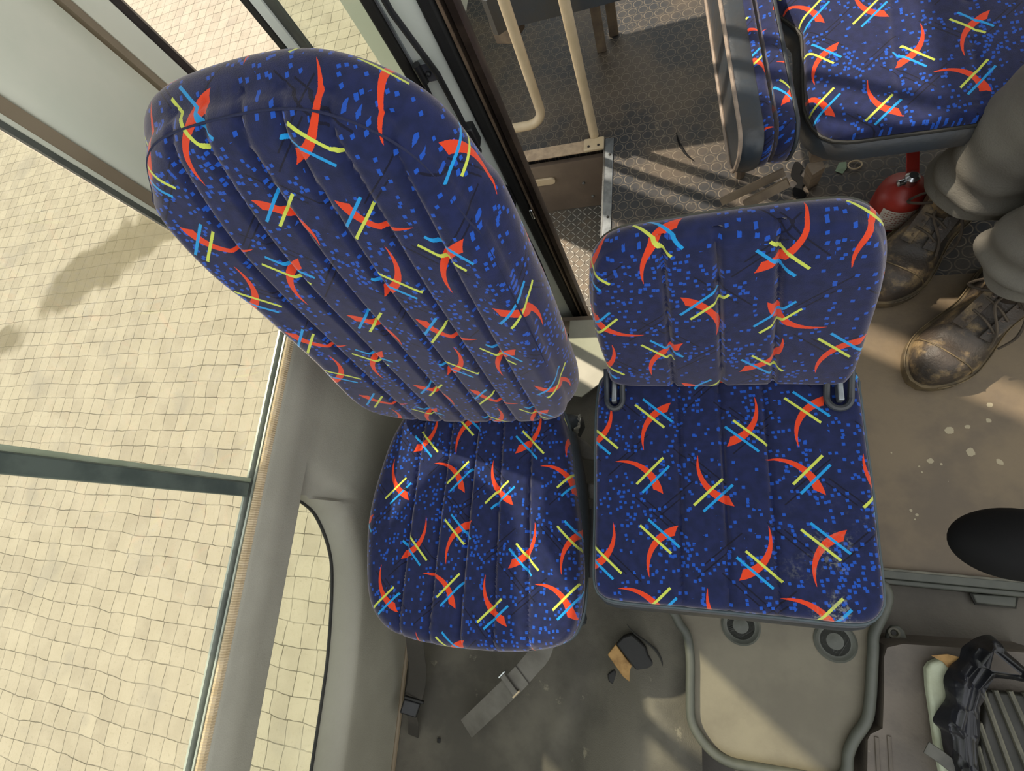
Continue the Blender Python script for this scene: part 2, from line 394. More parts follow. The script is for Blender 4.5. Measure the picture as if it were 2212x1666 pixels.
def paving():
    m, nt, b = base_mat('pale_square_cobbles')
    co = nt.coords('Object')
    _, wc = nt.noise(co, 3.0, 3); _, wc2 = nt.noise(co, 22.0, 3)
    mx = nt.new('ShaderNodeVectorMath'); mx.operation = 'MULTIPLY_ADD'; nt.l.new(wc, mx.inputs[0]); mx.inputs[1].default_value = (0.06, 0.06, 0); nt.l.new(co, mx.inputs[2])
    mx2 = nt.new('ShaderNodeVectorMath'); mx2.operation = 'MULTIPLY_ADD'; nt.l.new(wc2, mx2.inputs[0]); mx2.inputs[1].default_value = (0.008, 0.008, 0); nt.l.new(mx.outputs[0], mx2.inputs[2])
    br = nt.new('ShaderNodeTexBrick'); nt.l.new(mx2.outputs[0], br.inputs['Vector'])
    br.offset = 0.12; br.offset_frequency = 3; br.squash = 1.0
    br.inputs['Scale'].default_value = 1.0; br.inputs['Brick Width'].default_value = 0.107; br.inputs['Row Height'].default_value = 0.11
    br.inputs['Mortar Size'].default_value = 0.0024; br.inputs['Mortar Smooth'].default_value = 0.3
    br.inputs['Color1'].default_value = lin('#a89e8c'); br.inputs['Color2'].default_value = lin('#9a9080'); br.inputs['Mortar'].default_value = lin('#554e41')
    f, _ = nt.noise(co, 5, 5, 0.6); f2, _ = nt.noise(co, 60, 4, 0.7); f3, _ = nt.noise(co, 2.2, 3, 0.6)
    col = nt.mix(nt.m('MULTIPLY', nt.ramp(f, 0.35, 0.7), 0.6), br.outputs[0], lin('#b1a796'))
    col = nt.mix(nt.m('MULTIPLY', nt.ramp(f2, 0.56, 0.70), 0.55), col, lin('#7d745f'))
    col = nt.mix(nt.m('MULTIPLY', nt.ramp(f3, 0.55, 0.70), 0.5), col, lin('#8d867c'))
    # soft-edged darker patches on the stones
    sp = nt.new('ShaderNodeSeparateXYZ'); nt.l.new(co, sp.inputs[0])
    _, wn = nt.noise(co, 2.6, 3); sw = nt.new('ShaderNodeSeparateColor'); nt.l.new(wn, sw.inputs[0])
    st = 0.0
    for (px, py, rx, ry, rt) in DARK_PATCHES:
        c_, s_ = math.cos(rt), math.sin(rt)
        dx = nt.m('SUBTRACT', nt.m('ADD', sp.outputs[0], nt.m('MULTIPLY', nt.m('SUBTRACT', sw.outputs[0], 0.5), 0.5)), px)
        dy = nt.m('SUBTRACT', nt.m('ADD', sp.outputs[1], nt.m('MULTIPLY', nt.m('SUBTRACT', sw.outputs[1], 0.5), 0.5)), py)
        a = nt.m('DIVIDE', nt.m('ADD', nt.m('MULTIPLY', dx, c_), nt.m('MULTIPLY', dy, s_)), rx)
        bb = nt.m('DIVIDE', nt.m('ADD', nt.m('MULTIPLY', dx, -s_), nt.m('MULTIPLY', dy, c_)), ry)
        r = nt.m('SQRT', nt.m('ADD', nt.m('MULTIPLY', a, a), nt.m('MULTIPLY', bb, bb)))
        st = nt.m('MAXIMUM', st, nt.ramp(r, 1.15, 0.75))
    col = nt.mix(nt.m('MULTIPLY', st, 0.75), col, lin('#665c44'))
    nt.put(b.inputs['Base Color'], col); b.inputs['Roughness'].default_value = 0.85; b.inputs['Specular IOR Level'].default_value = 0.2
    bn = nt.new('ShaderNodeBump'); bn.inputs['Strength'].default_value = 0.6; bn.inputs['Distance'].default_value = 0.012
    hgt = nt.m('SUBTRACT', nt.m('MULTIPLY', f2, 0.35), br.outputs['Fac'])
    nt.put(bn.inputs['Height'], hgt); nt.put(b.inputs['Normal'], bn.outputs[0])
    return m

def studded():
    """dark rubber floor with a hexagonal field of raised ring studs, dusty"""
    m, nt, b = base_mat('studded_rubber_floor')
    co = nt.coords('Object'); sp = nt.new('ShaderNodeSeparateXYZ'); nt.l.new(co, sp.inputs[0])
    px = 0.036; py = px * math.sqrt(3); best = None
    for (ox, oy) in ((0, 0), (px / 2, py / 2)):
        a = nt.m('SUBTRACT', nt.m('FLOORED_MODULO', nt.m('ADD', sp.outputs[0], ox), px), px / 2)
        c = nt.m('SUBTRACT', nt.m('FLOORED_MODULO', nt.m('ADD', sp.outputs[1], oy), py), py / 2)
        r = nt.m('SQRT', nt.m('ADD', nt.m('MULTIPLY', a, a), nt.m('MULTIPLY', c, c)))
        best = r if best is None else nt.m('MINIMUM', best, r)
    ring = nt.m('SUBTRACT', 1.0, nt.ramp(nt.m('ABSOLUTE', nt.m('SUBTRACT', best, 0.0150)), 0.0004, 0.0021))
    dome = nt.ramp(best, 0.0158, 0.0146)
    f, _ = nt.noise(co, 4.5, 5, 0.6); f2, _ = nt.noise(co, 40, 4, 0.6); f4, _ = nt.noise(co, 9, 4, 0.6)
    col = nt.mix(nt.ramp(f, 0.38, 0.66), lin('#2b2e33'), lin('#564c41'))
    col = nt.mix(nt.m('MULTIPLY', ring, nt.m('ADD', 0.35, nt.m('MULTIPLY', f4, 0.5))), col, lin('#857a69'))
    col = nt.mix(nt.m('MULTIPLY', nt.ramp(f2, 0.62, 0.75), 0.5), col, lin('#a0937c'))
    nt.put(b.inputs['Base Color'], col); b.inputs['Roughness'].default_value = 0.5
    bn = nt.new('ShaderNodeBump'); bn.inputs['Strength'].default_value = 0.8; bn.inputs['Distance'].default_value = 0.0015
    nt.put(bn.inputs['Height'], nt.m('ADD', dome, nt.m('MULTIPLY', f2, 0.3))); nt.put(b.inputs['Normal'], bn.outputs[0])
    return m

def diamond():
    """checker plate: short raised bars alternating at plus and minus 45 degrees"""
    m, nt, b = base_mat('diamond_plate_metal')
    co = nt.coords('Object'); sp = nt.new('ShaderNodeSeparateXYZ'); nt.l.new(co, sp.inputs[0])
    P_ = 0.040; bars = 0.0
    for (ox, oy, sg) in ((0, 0, 1), (P_ / 2, P_ / 2, 1), (P_ / 2, 0, -1), (0, P_ / 2, -1)):
        a = nt.m('SUBTRACT', nt.m('FLOORED_MODULO', nt.m('ADD', sp.outputs[0], ox), P_), P_ / 2)
        c = nt.m('SUBTRACT', nt.m('FLOORED_MODULO', nt.m('ADD', sp.outputs[1], oy), P_), P_ / 2)
        al = nt.m('MULTIPLY', nt.m('ADD', a, nt.m('MULTIPLY', c, sg)), 0.7071); ac = nt.m('MULTIPLY', nt.m('SUBTRACT', a, nt.m('MULTIPLY', c, sg)), 0.7071)
        r = nt.m('ADD', nt.m('POWER', nt.m('ABSOLUTE', nt.m('DIVIDE', al, 0.0125)), 2.0), nt.m('POWER', nt.m('ABSOLUTE', nt.m('DIVIDE', ac, 0.0027)), 2.0))
        bars = nt.m('MAXIMUM', bars, nt.ramp(r, 1.2, 0.4))
    f, _ = nt.noise(co, 7, 4, 0.6)
    col = nt.mix(nt.ramp(f, 0.4, 0.65), lin('#5f5d58'), lin('#75695a'))
    col = nt.mix(nt.m('MULTIPLY', bars, 0.8), col, lin('#b5b2a8'))
    nt.put(b.inputs['Base Color'], col); b.inputs['Roughness'].default_value = 0.45; b.inputs['Metallic'].default_value = 0.35
    bn = nt.new('ShaderNodeBump'); bn.inputs['Strength'].default_value = 1.0; bn.inputs['Distance'].default_value = 0.003
    nt.put(bn.inputs['Height'], bars); nt.put(b.inputs['Normal'], bn.outputs[0])
    return m
M['studs'] = studded(); M['diamond'] = diamond()
def splatter(m, spots):
    nt = NT(m.node_tree); b = m.node_tree.nodes['Principled BSDF']; src = b.inputs['Base Color'].links[0].from_socket
    sp = nt.new('ShaderNodeSeparateXYZ'); co = nt.coords(); _, wn = nt.noise(co, 120, 3); sw = nt.new('ShaderNodeSeparateColor'); nt.l.new(wn, sw.inputs[0]); nt.l.new(co, sp.inputs[0]); acc = 0.0
    for px, py, rad in spots:
        rad *= 0.62
        q = Q(px, py, 1.35)
        dx = nt.m('SUBTRACT', nt.m('ADD', sp.outputs[0], nt.m('MULTIPLY', nt.m('SUBTRACT', sw.outputs[0], 0.5), rad * 1.2)), q.x); dy = nt.m('SUBTRACT', nt.m('ADD', sp.outputs[1], nt.m('MULTIPLY', nt.m('SUBTRACT', sw.outputs[1], 0.5), rad * 1.2)), q.y)
        acc = nt.m('MAXIMUM', acc, nt.m('LESS_THAN', nt.m('SQRT', nt.m('ADD', nt.m('MULTIPLY', dx, dx), nt.m('MULTIPLY', dy, dy))), rad))
    nt.put(b.inputs['Base Color'], nt.mix(nt.m('MULTIPLY', acc, 0.6), src, lin('#c0b698')))
splatter(M['vinylfloor'], [(2011, 996, 0.010), (2034, 1003, 0.004), (1986, 1008, 0.003), (1992, 1020, 0.003), (2050, 930, 0.013), (2097, 977, 0.013), (2138, 875, 0.009), (2136, 908, 0.008), (1968, 1103, 0.005), (1981, 1112, 0.005), (1977, 1122, 0.003), (1926, 978, 0.003), (2160, 998, 0.010), (2090, 922, 0.008)])
#--- SETTING
DARK_PATCHES = [(-4.45, 1.72, 0.62, 0.26, math.radians(30)), (-3.95, 2.02, 0.50, 0.22, math.radians(10)), (-5.5, 1.0, 0.5, 0.2, 0.5)]
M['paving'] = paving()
O = (0, 0, 0)
# outside ground
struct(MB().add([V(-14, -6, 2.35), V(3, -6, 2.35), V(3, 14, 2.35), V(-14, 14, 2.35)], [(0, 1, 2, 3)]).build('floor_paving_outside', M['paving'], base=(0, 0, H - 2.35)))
# aisle floor (studs) behind the cab and beside the step well, brown vinyl in the driver's area
zt = lambda h: H - h
mb = MB(); mb.bb(-0.80, 1.25, 1.225, 4.2, zt(1.42), zt(1.35)); mb.bb(-0.215, 1.25, 0.66, 1.2249, zt(1.42), zt(1.35))
struct(mb.build('floor_aisle', M['studs'], base=(0, 0, zt(1.42)), smooth=False))
struct(MB().bb(-0.05, 1.25, -0.035, 0.6599, zt(1.42), zt(1.3505)).build('floor_driver_area', M['vinylfloor'], base=(0, 0, zt(1.42)), smooth=False))
# step well
struct(MB().bb(-0.80, -0.215, 0.60, 1.225, zt(1.68), zt(1.64)).build('floor_step', M['diamond'], base=(0, 0, zt(1.68)), smooth=False))
mb = MB(); mb.bb(-0.80, -0.215, 1.2051, 1.225, zt(1.64), zt(1.4201))
r = struct(mb.build('wall_step_riser', M['riser'], base=(0, 0, zt(1.64)), smooth=False))
MB().bb(-0.80, -0.225, 1.19, 1.2049, zt(1.639), zt(1.385)).build('riser_facing', M['riser'], r, smooth=False)
lamp = MB(); pts = [Vector((-0.47 + 0.03 * 0 + 0.0, 0, 0))]
ring = [(-0.50 + 0.02 * math.cos(a), 0, 0.016 * math.sin(a)) for a in [PI / 2 + PI * k / 8 for k in range(9)]] + [(-0.43 + 0.016 * math.cos(a), 0, 0.016 * math.sin(a)) for a in [-PI / 2 + PI * k / 8 for k in range(9)]]
lamp.prism([(x, 1.1899, zt(1.46) + z) for x, y, z in ring], (0, -0.008, 0)).build('slot_cover', M['rail'], r, bevel=0.002)
sm = MB()
for x_, h_ in ((-0.32, 1.50), (-0.52, 1.52), (-0.30, 1.58)): sm.lathe([(0.006, 0), (0.006, 0.003), (0.003, 0.005)], (x_, 1.19, zt(h_)), (0, -1, 0), 10)
sm.build('screw_head', M['steel'], r)
# nosing strip of bright checker metal along the rear edge of the well, and the upright aluminium edge strip
struct(MB().bb(-0.80, -0.29, 1.187, 1.232, zt(1.352), zt(1.346)).build('trim_1', mat('worn_nosing', '#c2ab8f', '#a8937c', 40, 0.45, metal=0.1, bump=0.6, bscale=90), base=(-0.5, 1.2, zt(1.352)), bevel=0.002))
t2 = struct(MB().bb(-0.222, -0.196, 0.60, 1.225, zt(1.352), zt(1.3455)).build('trim_2', M['steel'], base=(-0.2, 0.9, zt(1.352)), bevel=0.0015))
MB().bb(-0.2275, -0.222, 0.60, 1.225, zt(1.40), zt(1.3455)).build('bright_lip', M['chrome'], t2)
s = MB()
for y_ in (0.72, 0.93, 1.16): s.lathe([(0.004, 0), (0.004, 0.0015), (0.002, 0.003)], (-0.207, y_, zt(1.3455)), n=10)
s.build('screw_head', M['sealdark'], t2)
struct(MB().bb(-0.215, -0.20, 0.6, 1.2, zt(1.64), zt(1.4201)).build('wall_step_side', M['riser'], base=(-0.21, 0.9, zt(1.64)), smooth=False))
# cab footwell floor: rubber mat with low folds, rising towards the hatch
def matz(x, y):
    z = 0.004 * math.sin(9 * x + 7 * y + 1) + 0.006 * noise.noise(Vector((x * 5, y * 5, 0.3)))
    k = max(0.0, min(1.0, (x + 0.22 + 0.35 * max(0, -y - 0.28)) / 0.20)); k = k * k * (3 - 2 * k)
    ridge = 0.016 * math.exp(-((x + 0.10 + (y + 0.33) * 0.75) / 0.035) ** 2) * (1 if y < -0.28 else math.exp(-((y + 0.28) / 0.05) ** 2))
    ridge += 0.010 * math.exp(-((x + 0.30 - (y + 0.5) * 0.3) / 0.03) ** 2) * math.exp(-((y + 0.48) / 0.14) ** 2)
    return zt(1.40) + z + 0.085 * k + ridge
nx, ny = 150, 190; mb = MB(); vs = []; fs = []
for j in range(ny + 1):
    for i in range(nx + 1):
        x = -0.748 + (0.035 + 0.748) * i / nx; y = -1.05 + 1.62 * j / ny
        vs.append((x, y, matz(x, y)))
for j in range(ny):
    for i in range(nx): a = j * (nx + 1) + i; fs.append((a, a + 1, a + nx + 2, a + nx + 1))
struct(mb.add(vs, fs).build('floor_footwell_mat', M['carpet'], base=(0, 0, zt(1.40))))
# sub floor under the hatch / console
struct(MB().bb(0.0, 1.25, -1.05, -0.0352, zt(1.52), zt(1.415)).build('floor_engine_bay', M['darkpanel'], base=(0, 0, zt(1.5)), smooth=False))
# pale plate between the seats
poly = [(-0.305, 0.584), (-0.05, 0.578), (-0.05, 0.46), (-0.19, 0.408), (-0.262, 0.352), (-0.305, 0.36)]
struct(MB().prism([V(x, y, 1.335) for x, y in poly], (0, 0, 0.006)).build('floor_plate', M['plate'], base=(-0.2, 0.45, zt(1.335)), smooth=False))
struct(MB().bb(-0.78, -0.05, 0.585, 0.598, zt(1.66), zt(1.335)).build('wall_cab_step', M['riser'], base=(-0.4, 0.59, zt(1.66)), smooth=False))
struct(MB().bb(-0.05, 0.0, 0.36, 0.66, zt(1.62), zt(1.352)).build('wall_floor_edge', M['darkbrown'], base=(0, 0.5, zt(1.6)), smooth=False))
# front edge of the driver's floor: stepped sill strip, and dark panel with a recessed handle
e = struct(MB().bb(0.28, 1.25, -0.052, -0.034, zt(1.362), zt(1.343)).build('trim_3', M['seal'], base=(0.7, -0.04, zt(1.36)), bevel=0.002))
MB().bb(0.28, 1.25, -0.064, -0.0521, zt(1.375), zt(1.352)).build('lower_sill_strip', M['seal'], e, bevel=0.003)
MB().bb(0.28, 1.25, -0.0352, -0.031, zt(1.345), zt(1.340)).build('bright_edge', M['ribhi'], e)
struct(MB().bb(0.28, 1.25, -0.20, -0.0642, zt(1.41), zt(1.385)).build('floor_front_panel', M['darkpanel'], base=(0.7, -0.1, zt(1.4)), bevel=0.003))
hb = MB(); a, b, c, d = Q(2095, 1281, 1.38), Q(2193, 1288, 1.38), Q(2190, 1312, 1.38), Q(2104, 1303, 1.38)
hb.prism([a, b, c, d], (0, 0, 0.008))
h1 = tag(hb.build('panel_handle', M['seal'], bevel=0.003), 'small rectangular pull handle on the dark floor panel by the driver sill', 'handle')
hb = MB(); hb.tube([a + Vector((0, 0, .004)), d + Vector((0, 0, .004)), c + Vector((0, 0, .004)), b + Vector((0, 0, .004))], 0.0035, 6); hb.build('black_gasket', M['sealdark'], h1)

# left wall: door with sill, panel, lower window
door = bpy.data.objects.new('door_1', None); COL.objects.link(door); door.location = (-0.78, -0.3, zt(1.4)); door['_w'] = (-0.78, -0.3, zt(1.4)); door['kind'] = 'structure'
ys = [-1.05 + 0.02 * i for i in range(26)] + [-0.53 + 0.006 * i for i in range(1, 110)]; ys = [y for y in ys if y <= 0.115] + [0.14, 0.2, 0.27, 0.34, 0.42]
hole = spline([(0.0175, 0.0, 0.890), (0.008, 0.0, 0.930), (-0.020, 0, 0.985), (-0.088, 0, 1.048), (-0.165, 0, 1.083), (-0.32, 0, 1.112), (-0.45, 0, 1.119), (-0.80, 0, 1.122), (-1.06, 0, 1.122)], 200, False)
outr = spline([(0.10, 0, 0.905), (0.082, 0, 0.93), (0.058, 0.0, 0.965), (0.030, 0.0, 1.02), (-0.06, 0, 1.09), (-0.16, 0, 1.125), (-0.30, 0, 1.145), (-0.45, 0, 1.156), (-0.80, 0, 1.158), (-1.06, 0, 1.158)], 200, False)
def at(curve, y):
    for i in range(len(curve) - 1):
        y0, y1 = curve[i][0], curve[i + 1][0]
        if (y0 - y) * (y1 - y) <= 0 and y0 != y1: return curve[i][2] + (curve[i + 1][2] - curve[i][2]) * (y - y0) / (y1 - y0)
    return None
up = [(-0.772, 0.787), (-0.7665, 0.7925), (-0.7655, 0.812), (-0.7625, 0.816), (-0.764, 0.85), (-0.765, 0.885)]
def face_x(h):
    k = max(0, min(1, (h - 0.885) / 0.27)); return -0.765 + 0.025 * k * k * (3 - 2 * k)
A = MB(); vs = []; fs = []
for y in ys:
    for x, h in up: vs.append(V(x, y, h))
for j in range(len(ys) - 1):
    for i in range(len(up) - 1): a = j * len(up) + i; fs.append((a, a + 1, a + len(up) + 1, a + len(up)))
A.add(vs, fs)
vs = []; fs = []; NB = 22
for y in ys:
    hh = at(hole, y); ho = at(outr, y)
    flat_ = ho is None
    if flat_: ho = 0.905
    if True:
        open_ = hh is not None
        h0 = hh if open_ else 0.885
        x0 = -0.800 if open_ else -0.765
        row = []
        for k in range(8):
            t = k / 7
            x1 = face_x(ho) + 0.004
            bx = x0 + (x1 - x0) * math.sin(t * PI / 2) ** 0.9; bh = h0 + (ho - h0) * (1 - math.cos(t * PI / 2)) * 0.55 + (ho - h0) * 0.45 * t
            if not open_: bx = face_x(bh) - 0.012 * math.sin(t * PI) * max(0, 1 - (y - 0.0175) / 0.08)
            row.append((bx, bh))
        for k in range(8, NB):
            t = (k - 7) / (NB - 8); h = ho + (1.402 - ho) * t; row.append((face_x(h) + 0.004 * max(0, 1 - t * 3), h))
    for x, h in row: vs.append(V(x, y, h))
for j in range(len(ys) - 1):
    for i in range(NB - 1): a = j * NB + i; fs.append((a, a + 1, a + NB + 1, a + NB))
A.add(vs, fs)
dp = A.build('door_panel', M['panel'], door, fix=False, angle=60)
# returns behind the panel so that the edge has thickness
rt = MB(); rt.bb(-0.8, -0.766, -1.05, 0.018, zt(0.888), zt(0.883))
rt.build('window_reveal', M['panel'], door, smooth=False)
hp = [Vector((-0.7985, p[0], zt(p[2]))) for p in hole]
MB().tube(hp, 0.0042, 8).build('black_window_seal', M['sealdark'], door)
# sill: bright edge, slot, channel, ribbed gasket
sl = MB(); sl.bb(-0.8015, -0.797, -1.05, 0.42, zt(0.80), zt(0.770)); sl.build('bright_sill_edge', M['matedge'], door)
sl = MB(); sl.bb(-0.797, -0.787, -1.05, 0.42, zt(0.81), zt(0.783)); sl.build('glass_slot', M['sealdark'], door)
sl = MB(); sl.bb(-0.7868, -0.783, -1.05, 0.42, zt(0.81), zt(0.773)); sl.build('bright_sill_edge', M['matedge'], door)
gk = MB(); vs = []; fs = []; prof = [(-0.783, 0.778), (-0.781, 0.7745), (-0.777, 0.7755), (-0.773, 0.780), (-0.7715, 0.788)]; n = 0
y = -1.05
while y < 0.42:
    b_ = 0.0009 if n % 2 == 0 else -0.0003
    for x, h in prof: vs.append(V(x + b_, y, h - b_))
    y += 0.0022; n += 1
for j in range(n - 1):
    for i in range(4): a = j * 5 + i; fs.append((a, a + 1, a + 6, a + 5))
gk.add(vs, fs).build('ribbed_gasket', M['gasket'], door, fix=False, angle=20)
MB().bb(-0.8025, -0.7995, -1.05, 0.42, zt(0.79), zt(-0.34)).build('window_glass', M['glass'], door, smooth=False)
MB().bb(-0.802, -0.7995, -1.05, 0.02, zt(1.125), zt(0.88)).build('lower_glass', M['glass2'], door, smooth=False)
bar = MB(); bar.bb(-0.812, -0.790, 0.008, 0.036, zt(0.772), zt(-0.34))
bar.build('window_divider', M['barglass'], door, bevel=0.003)
MB().bb(-0.808, -0.794, 0.0361, 0.044, zt(0.775), zt(-0.34)).build('divider_glass_run', mat('pale_green_run', '#a9b29a', '#98a288', 20, 0.3), door)
MB().prism([V(-0.803, 0.43, 0.245), V(-0.803, 0.30, 0.235), V(-0.803, 0.265, 0.18), V(-0.803, 0.235, -0.05), V(-0.803, 0.20, -0.34), V(-0.803, 0.43, -0.34)], (-0.01, 0, 0)).build('added_shade_corner', M['white_frame'], door, smooth=False)  # added corner fill above the view, shades the hatch lid
MB().bb(-0.812, -0.803, -1.05, 0.42, zt(1.9), zt(1.15)).build('lower_skin', M['white_frame'], door, smooth=False)
MB().prism([V(x, -1.05, h) for x, h in [(-0.803, 0.80), (-0.83, 0.80), (-0.94, 0.93), (-0.94, 0.95), (-0.84, 0.95), (-0.803, 0.887)]], (0, 1.47, 0)).build('upper_skin_sun_wedge', M['white_frame'], door, smooth=False)  # outward wedge added to keep sun off the mat through the lower glass
# B pillar
pil = bpy.data.objects.new('wall_left_pillar', None); COL.objects.link(pil); pil.location = (-0.8, 0.58, zt(1.4)); pil['_w'] = tuple(pil.location); pil['kind'] = 'structure'
def vstrip(nm, pr, m, par, h0=1.62, h1=-0.85, **k):
    mb = MB(); mb.prism([V(x, y, h0) for x, y in pr], (0, 0, h0 - h1)); return mb.build(nm, m, par, **k)
vstrip('pillar_cover', [(-0.83, 0.462), (-0.802, 0.462), (-0.790, 0.480), (-0.785, 0.52), (-0.785, 0.585), (-0.795, 0.628), (-0.812, 0.636), (-0.83, 0.636)], M['cream'], pil, angle=60)
vstrip('brown_front_band', [(-0.812, 0.440), (-0.798, 0.440), (-0.798, 0.4618), (-0.812, 0.4618)], M['brownband'], pil)
vstrip('cream_front_edge', [(-0.812, 0.4335), (-0.797, 0.4335), (-0.797, 0.4398), (-0.812, 0.4398)], M['cream'], pil)
vstrip('dark_front_seal', [(-0.806, 0.4245), (-0.800, 0.4245), (-0.7995, 0.4333), (-0.806, 0.4333)], M['seal'], pil)
vstrip('brown_rear_band', [(-0.86, 0.6362), (-0.812, 0.6362), (-0.802, 0.642), (-0.802, 0.655), (-0.86, 0.655)], M['brownband'], pil)
vstrip('cream_rear_band', [(-0.86, 0.6552), (-0.800, 0.6552), (-0.803, 0.676), (-0.795, 0.697), (-0.86, 0.697)], M['cream'], pil)
vstrip('dark_rear_seal', [(-0.86, 0.6972), (-0.80, 0.6972), (-0.79, 0.709), (-0.80, 0.722), (-0.86, 0.722)], M['darkbrown'], pil)
# folded door leaf standing in the entrance
leaf = bpy.data.objects.new('door_2', None); COL.objects.link(leaf); leaf.location = (-0.4, 0.64, zt(1.62)); leaf['_w'] = tuple(leaf.location); leaf['kind'] = 'structure'
Y0 = 0.62
def lstrip(nm, x0, x1, m, y0=Y0, y1=Y0 + 0.012, h0=1.60, h1=-0.8, **k): return MB().bb(x0, x1, y0, y1, zt(h0), zt(h1)).build(nm, m, leaf, **k)
lstrip('far_edge_seal', -0.534, -0.5205, M['sealdark'], bevel=0.003)
lstrip('far_stile', -0.5203, -0.5055, M['white_frame'])
lstrip('far_glass_seal', -0.5053, -0.492, M['seal'], y0=Y0 + 0.004)
lstrip('leaf_glass', -0.4918, -0.379, M['glass2'], y0=Y0 + 0.012, y1=Y0 + 0.016, h0=1.1, smooth=False)
lstrip('leaf_lower_panel', -0.4918, -0.379, M['white_frame'], y0=Y0 + 0.006, y1=Y0 + 0.022, h0=1.60, h1=1.1)
lstrip('glass_seal', -0.379, -0.3612, M['sealdark'], y0=Y0 - 0.003, bevel=0.004)
lstrip('near_stile', -0.361, -0.3072, M['white_frame'], bevel=0.002)
lstrip('rubber_edge', -0.307, -0.2835, M['blackr'], y0=Y0 - 0.008, bevel=0.006)
mb = MB(); mb.prism([V(x, y, 1.6) for x, y in [(-0.2833, Y0 - 0.004), (-0.277, Y0 - 0.010), (-0.272, Y0 - 0.004), (-0.268, Y0 - 0.012), (-0.258, Y0 - 0.012), (-0.256, Y0 - 0.004), (-0.258, Y0 + 0.012), (-0.2833, Y0 + 0.012)]], (0, 0, 2.4)); mb.build('bronze_channel', M['bronze'], leaf)
lstrip('tan_highlight_strip', -0.2795, -0.2755, mat('tan_highlight', '#8f7b66', '#6f5f4f', 30, 0.35, metal=0.4), y0=Y0 - 0.0115, y1=Y0 - 0.009)  # tan strip paints the highlight along the bronze channel
lstrip('stile_ridge', -0.3585, -0.3555, M['steel'], y0=Y0 - 0.004, y1=Y0)
rod = MB(); rod.tube([QY(820, 0, Y0 - .016) + Vector((0, 0, 0.5)), QY(845, 25, Y0 - .016), QY(915, 120, Y0 - .018), QY(945, 160, Y0 - .018), QY(985, 235, Y0 - .014), QY(1010, 285, Y0 - .014)], 0.0045, 8)
rod.build('door_cable', M['blackp'], leaf)
rod = MB(); rod.tube([QY(902, 150, Y0 - .010), QY(935, 215, Y0 - .010), QY(1010, 340, Y0 - .010)], 0.003, 8); rod.build('door_rod', M['blackp'], leaf)
c = QY(924, 152, Y0 - 0.006); hg = MB().box(c, (0.020, 0.010, 0.030)); hg.build('hinge_plate', M['steel'], leaf, bevel=0.001)
hg = MB(); c2 = QY(908, 158, Y0 - 0.012); hg.tube([c2 + Vector((0, 0, .014)), c2 - Vector((0, 0, .016))], 0.006, 10); hg.lathe([(0.004, 0), (0.004, 0.004), (0.002, 0.006)], c + Vector((0.002, -0.005, 0)), (0, -1, 0), 10); hg.build('hinge_knuckle', M['blackp'], leaf)
hg = MB(); c3 = QY(1018, 292, Y0 - 0.010); hg.box(c3, (0.020, 0.020, 0.040)); hg.tube([QY(1000, 275, Y0 - .01), QY(1035, 330, Y0 - .01)], 0.007, 8); hg.build('latch_mechanism', M['blackp'], leaf, bevel=0.003)
hg = MB(); c3 = QY(1098, 428, Y0 - 0.012); hg.box(c3, (0.016, 0.018, 0.055)); hg.build('latch_mechanism', M['blackp'], leaf, bevel=0.003)
hg = MB(); c3 = QY(1150, 462, Y0 - 0.016); hg.box(c3, (0.006, 0.008, 0.030)); hg.build('chrome_latch', M['chrome'], leaf, bevel=0.002)

# rest of the shell: left wall behind the entrance, roof, right wall, front
wl = MB(); wl.bb(-0.86, -0.80, 1.32, 4.2, zt(1.9), zt(0.55)); wl.bb(-0.86, -0.80, 1.32, 1.42, zt(0.55), zt(-0.95)); wl.bb(-0.86, -0.80, 2.6, 2.7, zt(0.55), zt(-0.95)); wl.bb(-0.86, -0.80, 1.42, 4.2, zt(-0.90), zt(-0.95)); wl.bb(-0.84, -0.62, 0.722, 1.10, zt(-0.05), zt(-0.85)); wl.bb(-0.86, -0.8, -1.05, 0.4214, zt(-0.341), zt(-0.95))  # box over the entrance is added to block sun from the middle seat
struct(wl.build('wall_left', M['cream'], base=(-0.83, 1.0, zt(1.9)), smooth=False))
wr = MB(); wr.bb(1.25, 1.31, -1.05, 4.2, zt(1.9), zt(0.75)); wr.bb(1.25, 1.31, 0.0, 4.2, zt(-0.70), zt(-0.85)); wr.bb(1.25, 1.31, 2.2, 2.3, zt(0.75), zt(-0.70))
struct(wr.build('wall_right', M['cream'], base=(1.28, 1.0, zt(1.9)), smooth=False))
cm = MB(); cm.bb(-0.86, 1.31, 0.05, 0.3, zt(-0.95), zt(-1.0)); cm.bb(-0.86, 1.31, 1.3, 4.2, zt(-0.95), zt(-1.0)); cm.bb(-0.86, -0.25, 0.3, 1.3, zt(-0.95), zt(-1.0)); cm.bb(1.0, 1.31, 0.3, 1.3, zt(-0.95), zt(-1.0))  # roof opening is added to let more sky light in
struct(cm.build('ceiling', M['roof'], base=(0.2, 1.5, zt(-0.9)), smooth=False))
struct(MB().bb(-0.86, 1.31, -1.11, -1.051, zt(1.9), zt(0.75)).build('wall_front', M['panel'], base=(0.2, -1.08, zt(1.9)), smooth=False))
wb = MB(); wb.bb(-0.86, 1.31, 4.2, 4.26, zt(1.9), zt(0.45)); wb.bb(-0.86, 1.31, 4.2, 4.26, zt(-0.5), zt(-0.85))
struct(wb.build('wall_back', M['cream'], base=(0.2, 4.23, zt(1.9)), smooth=False))

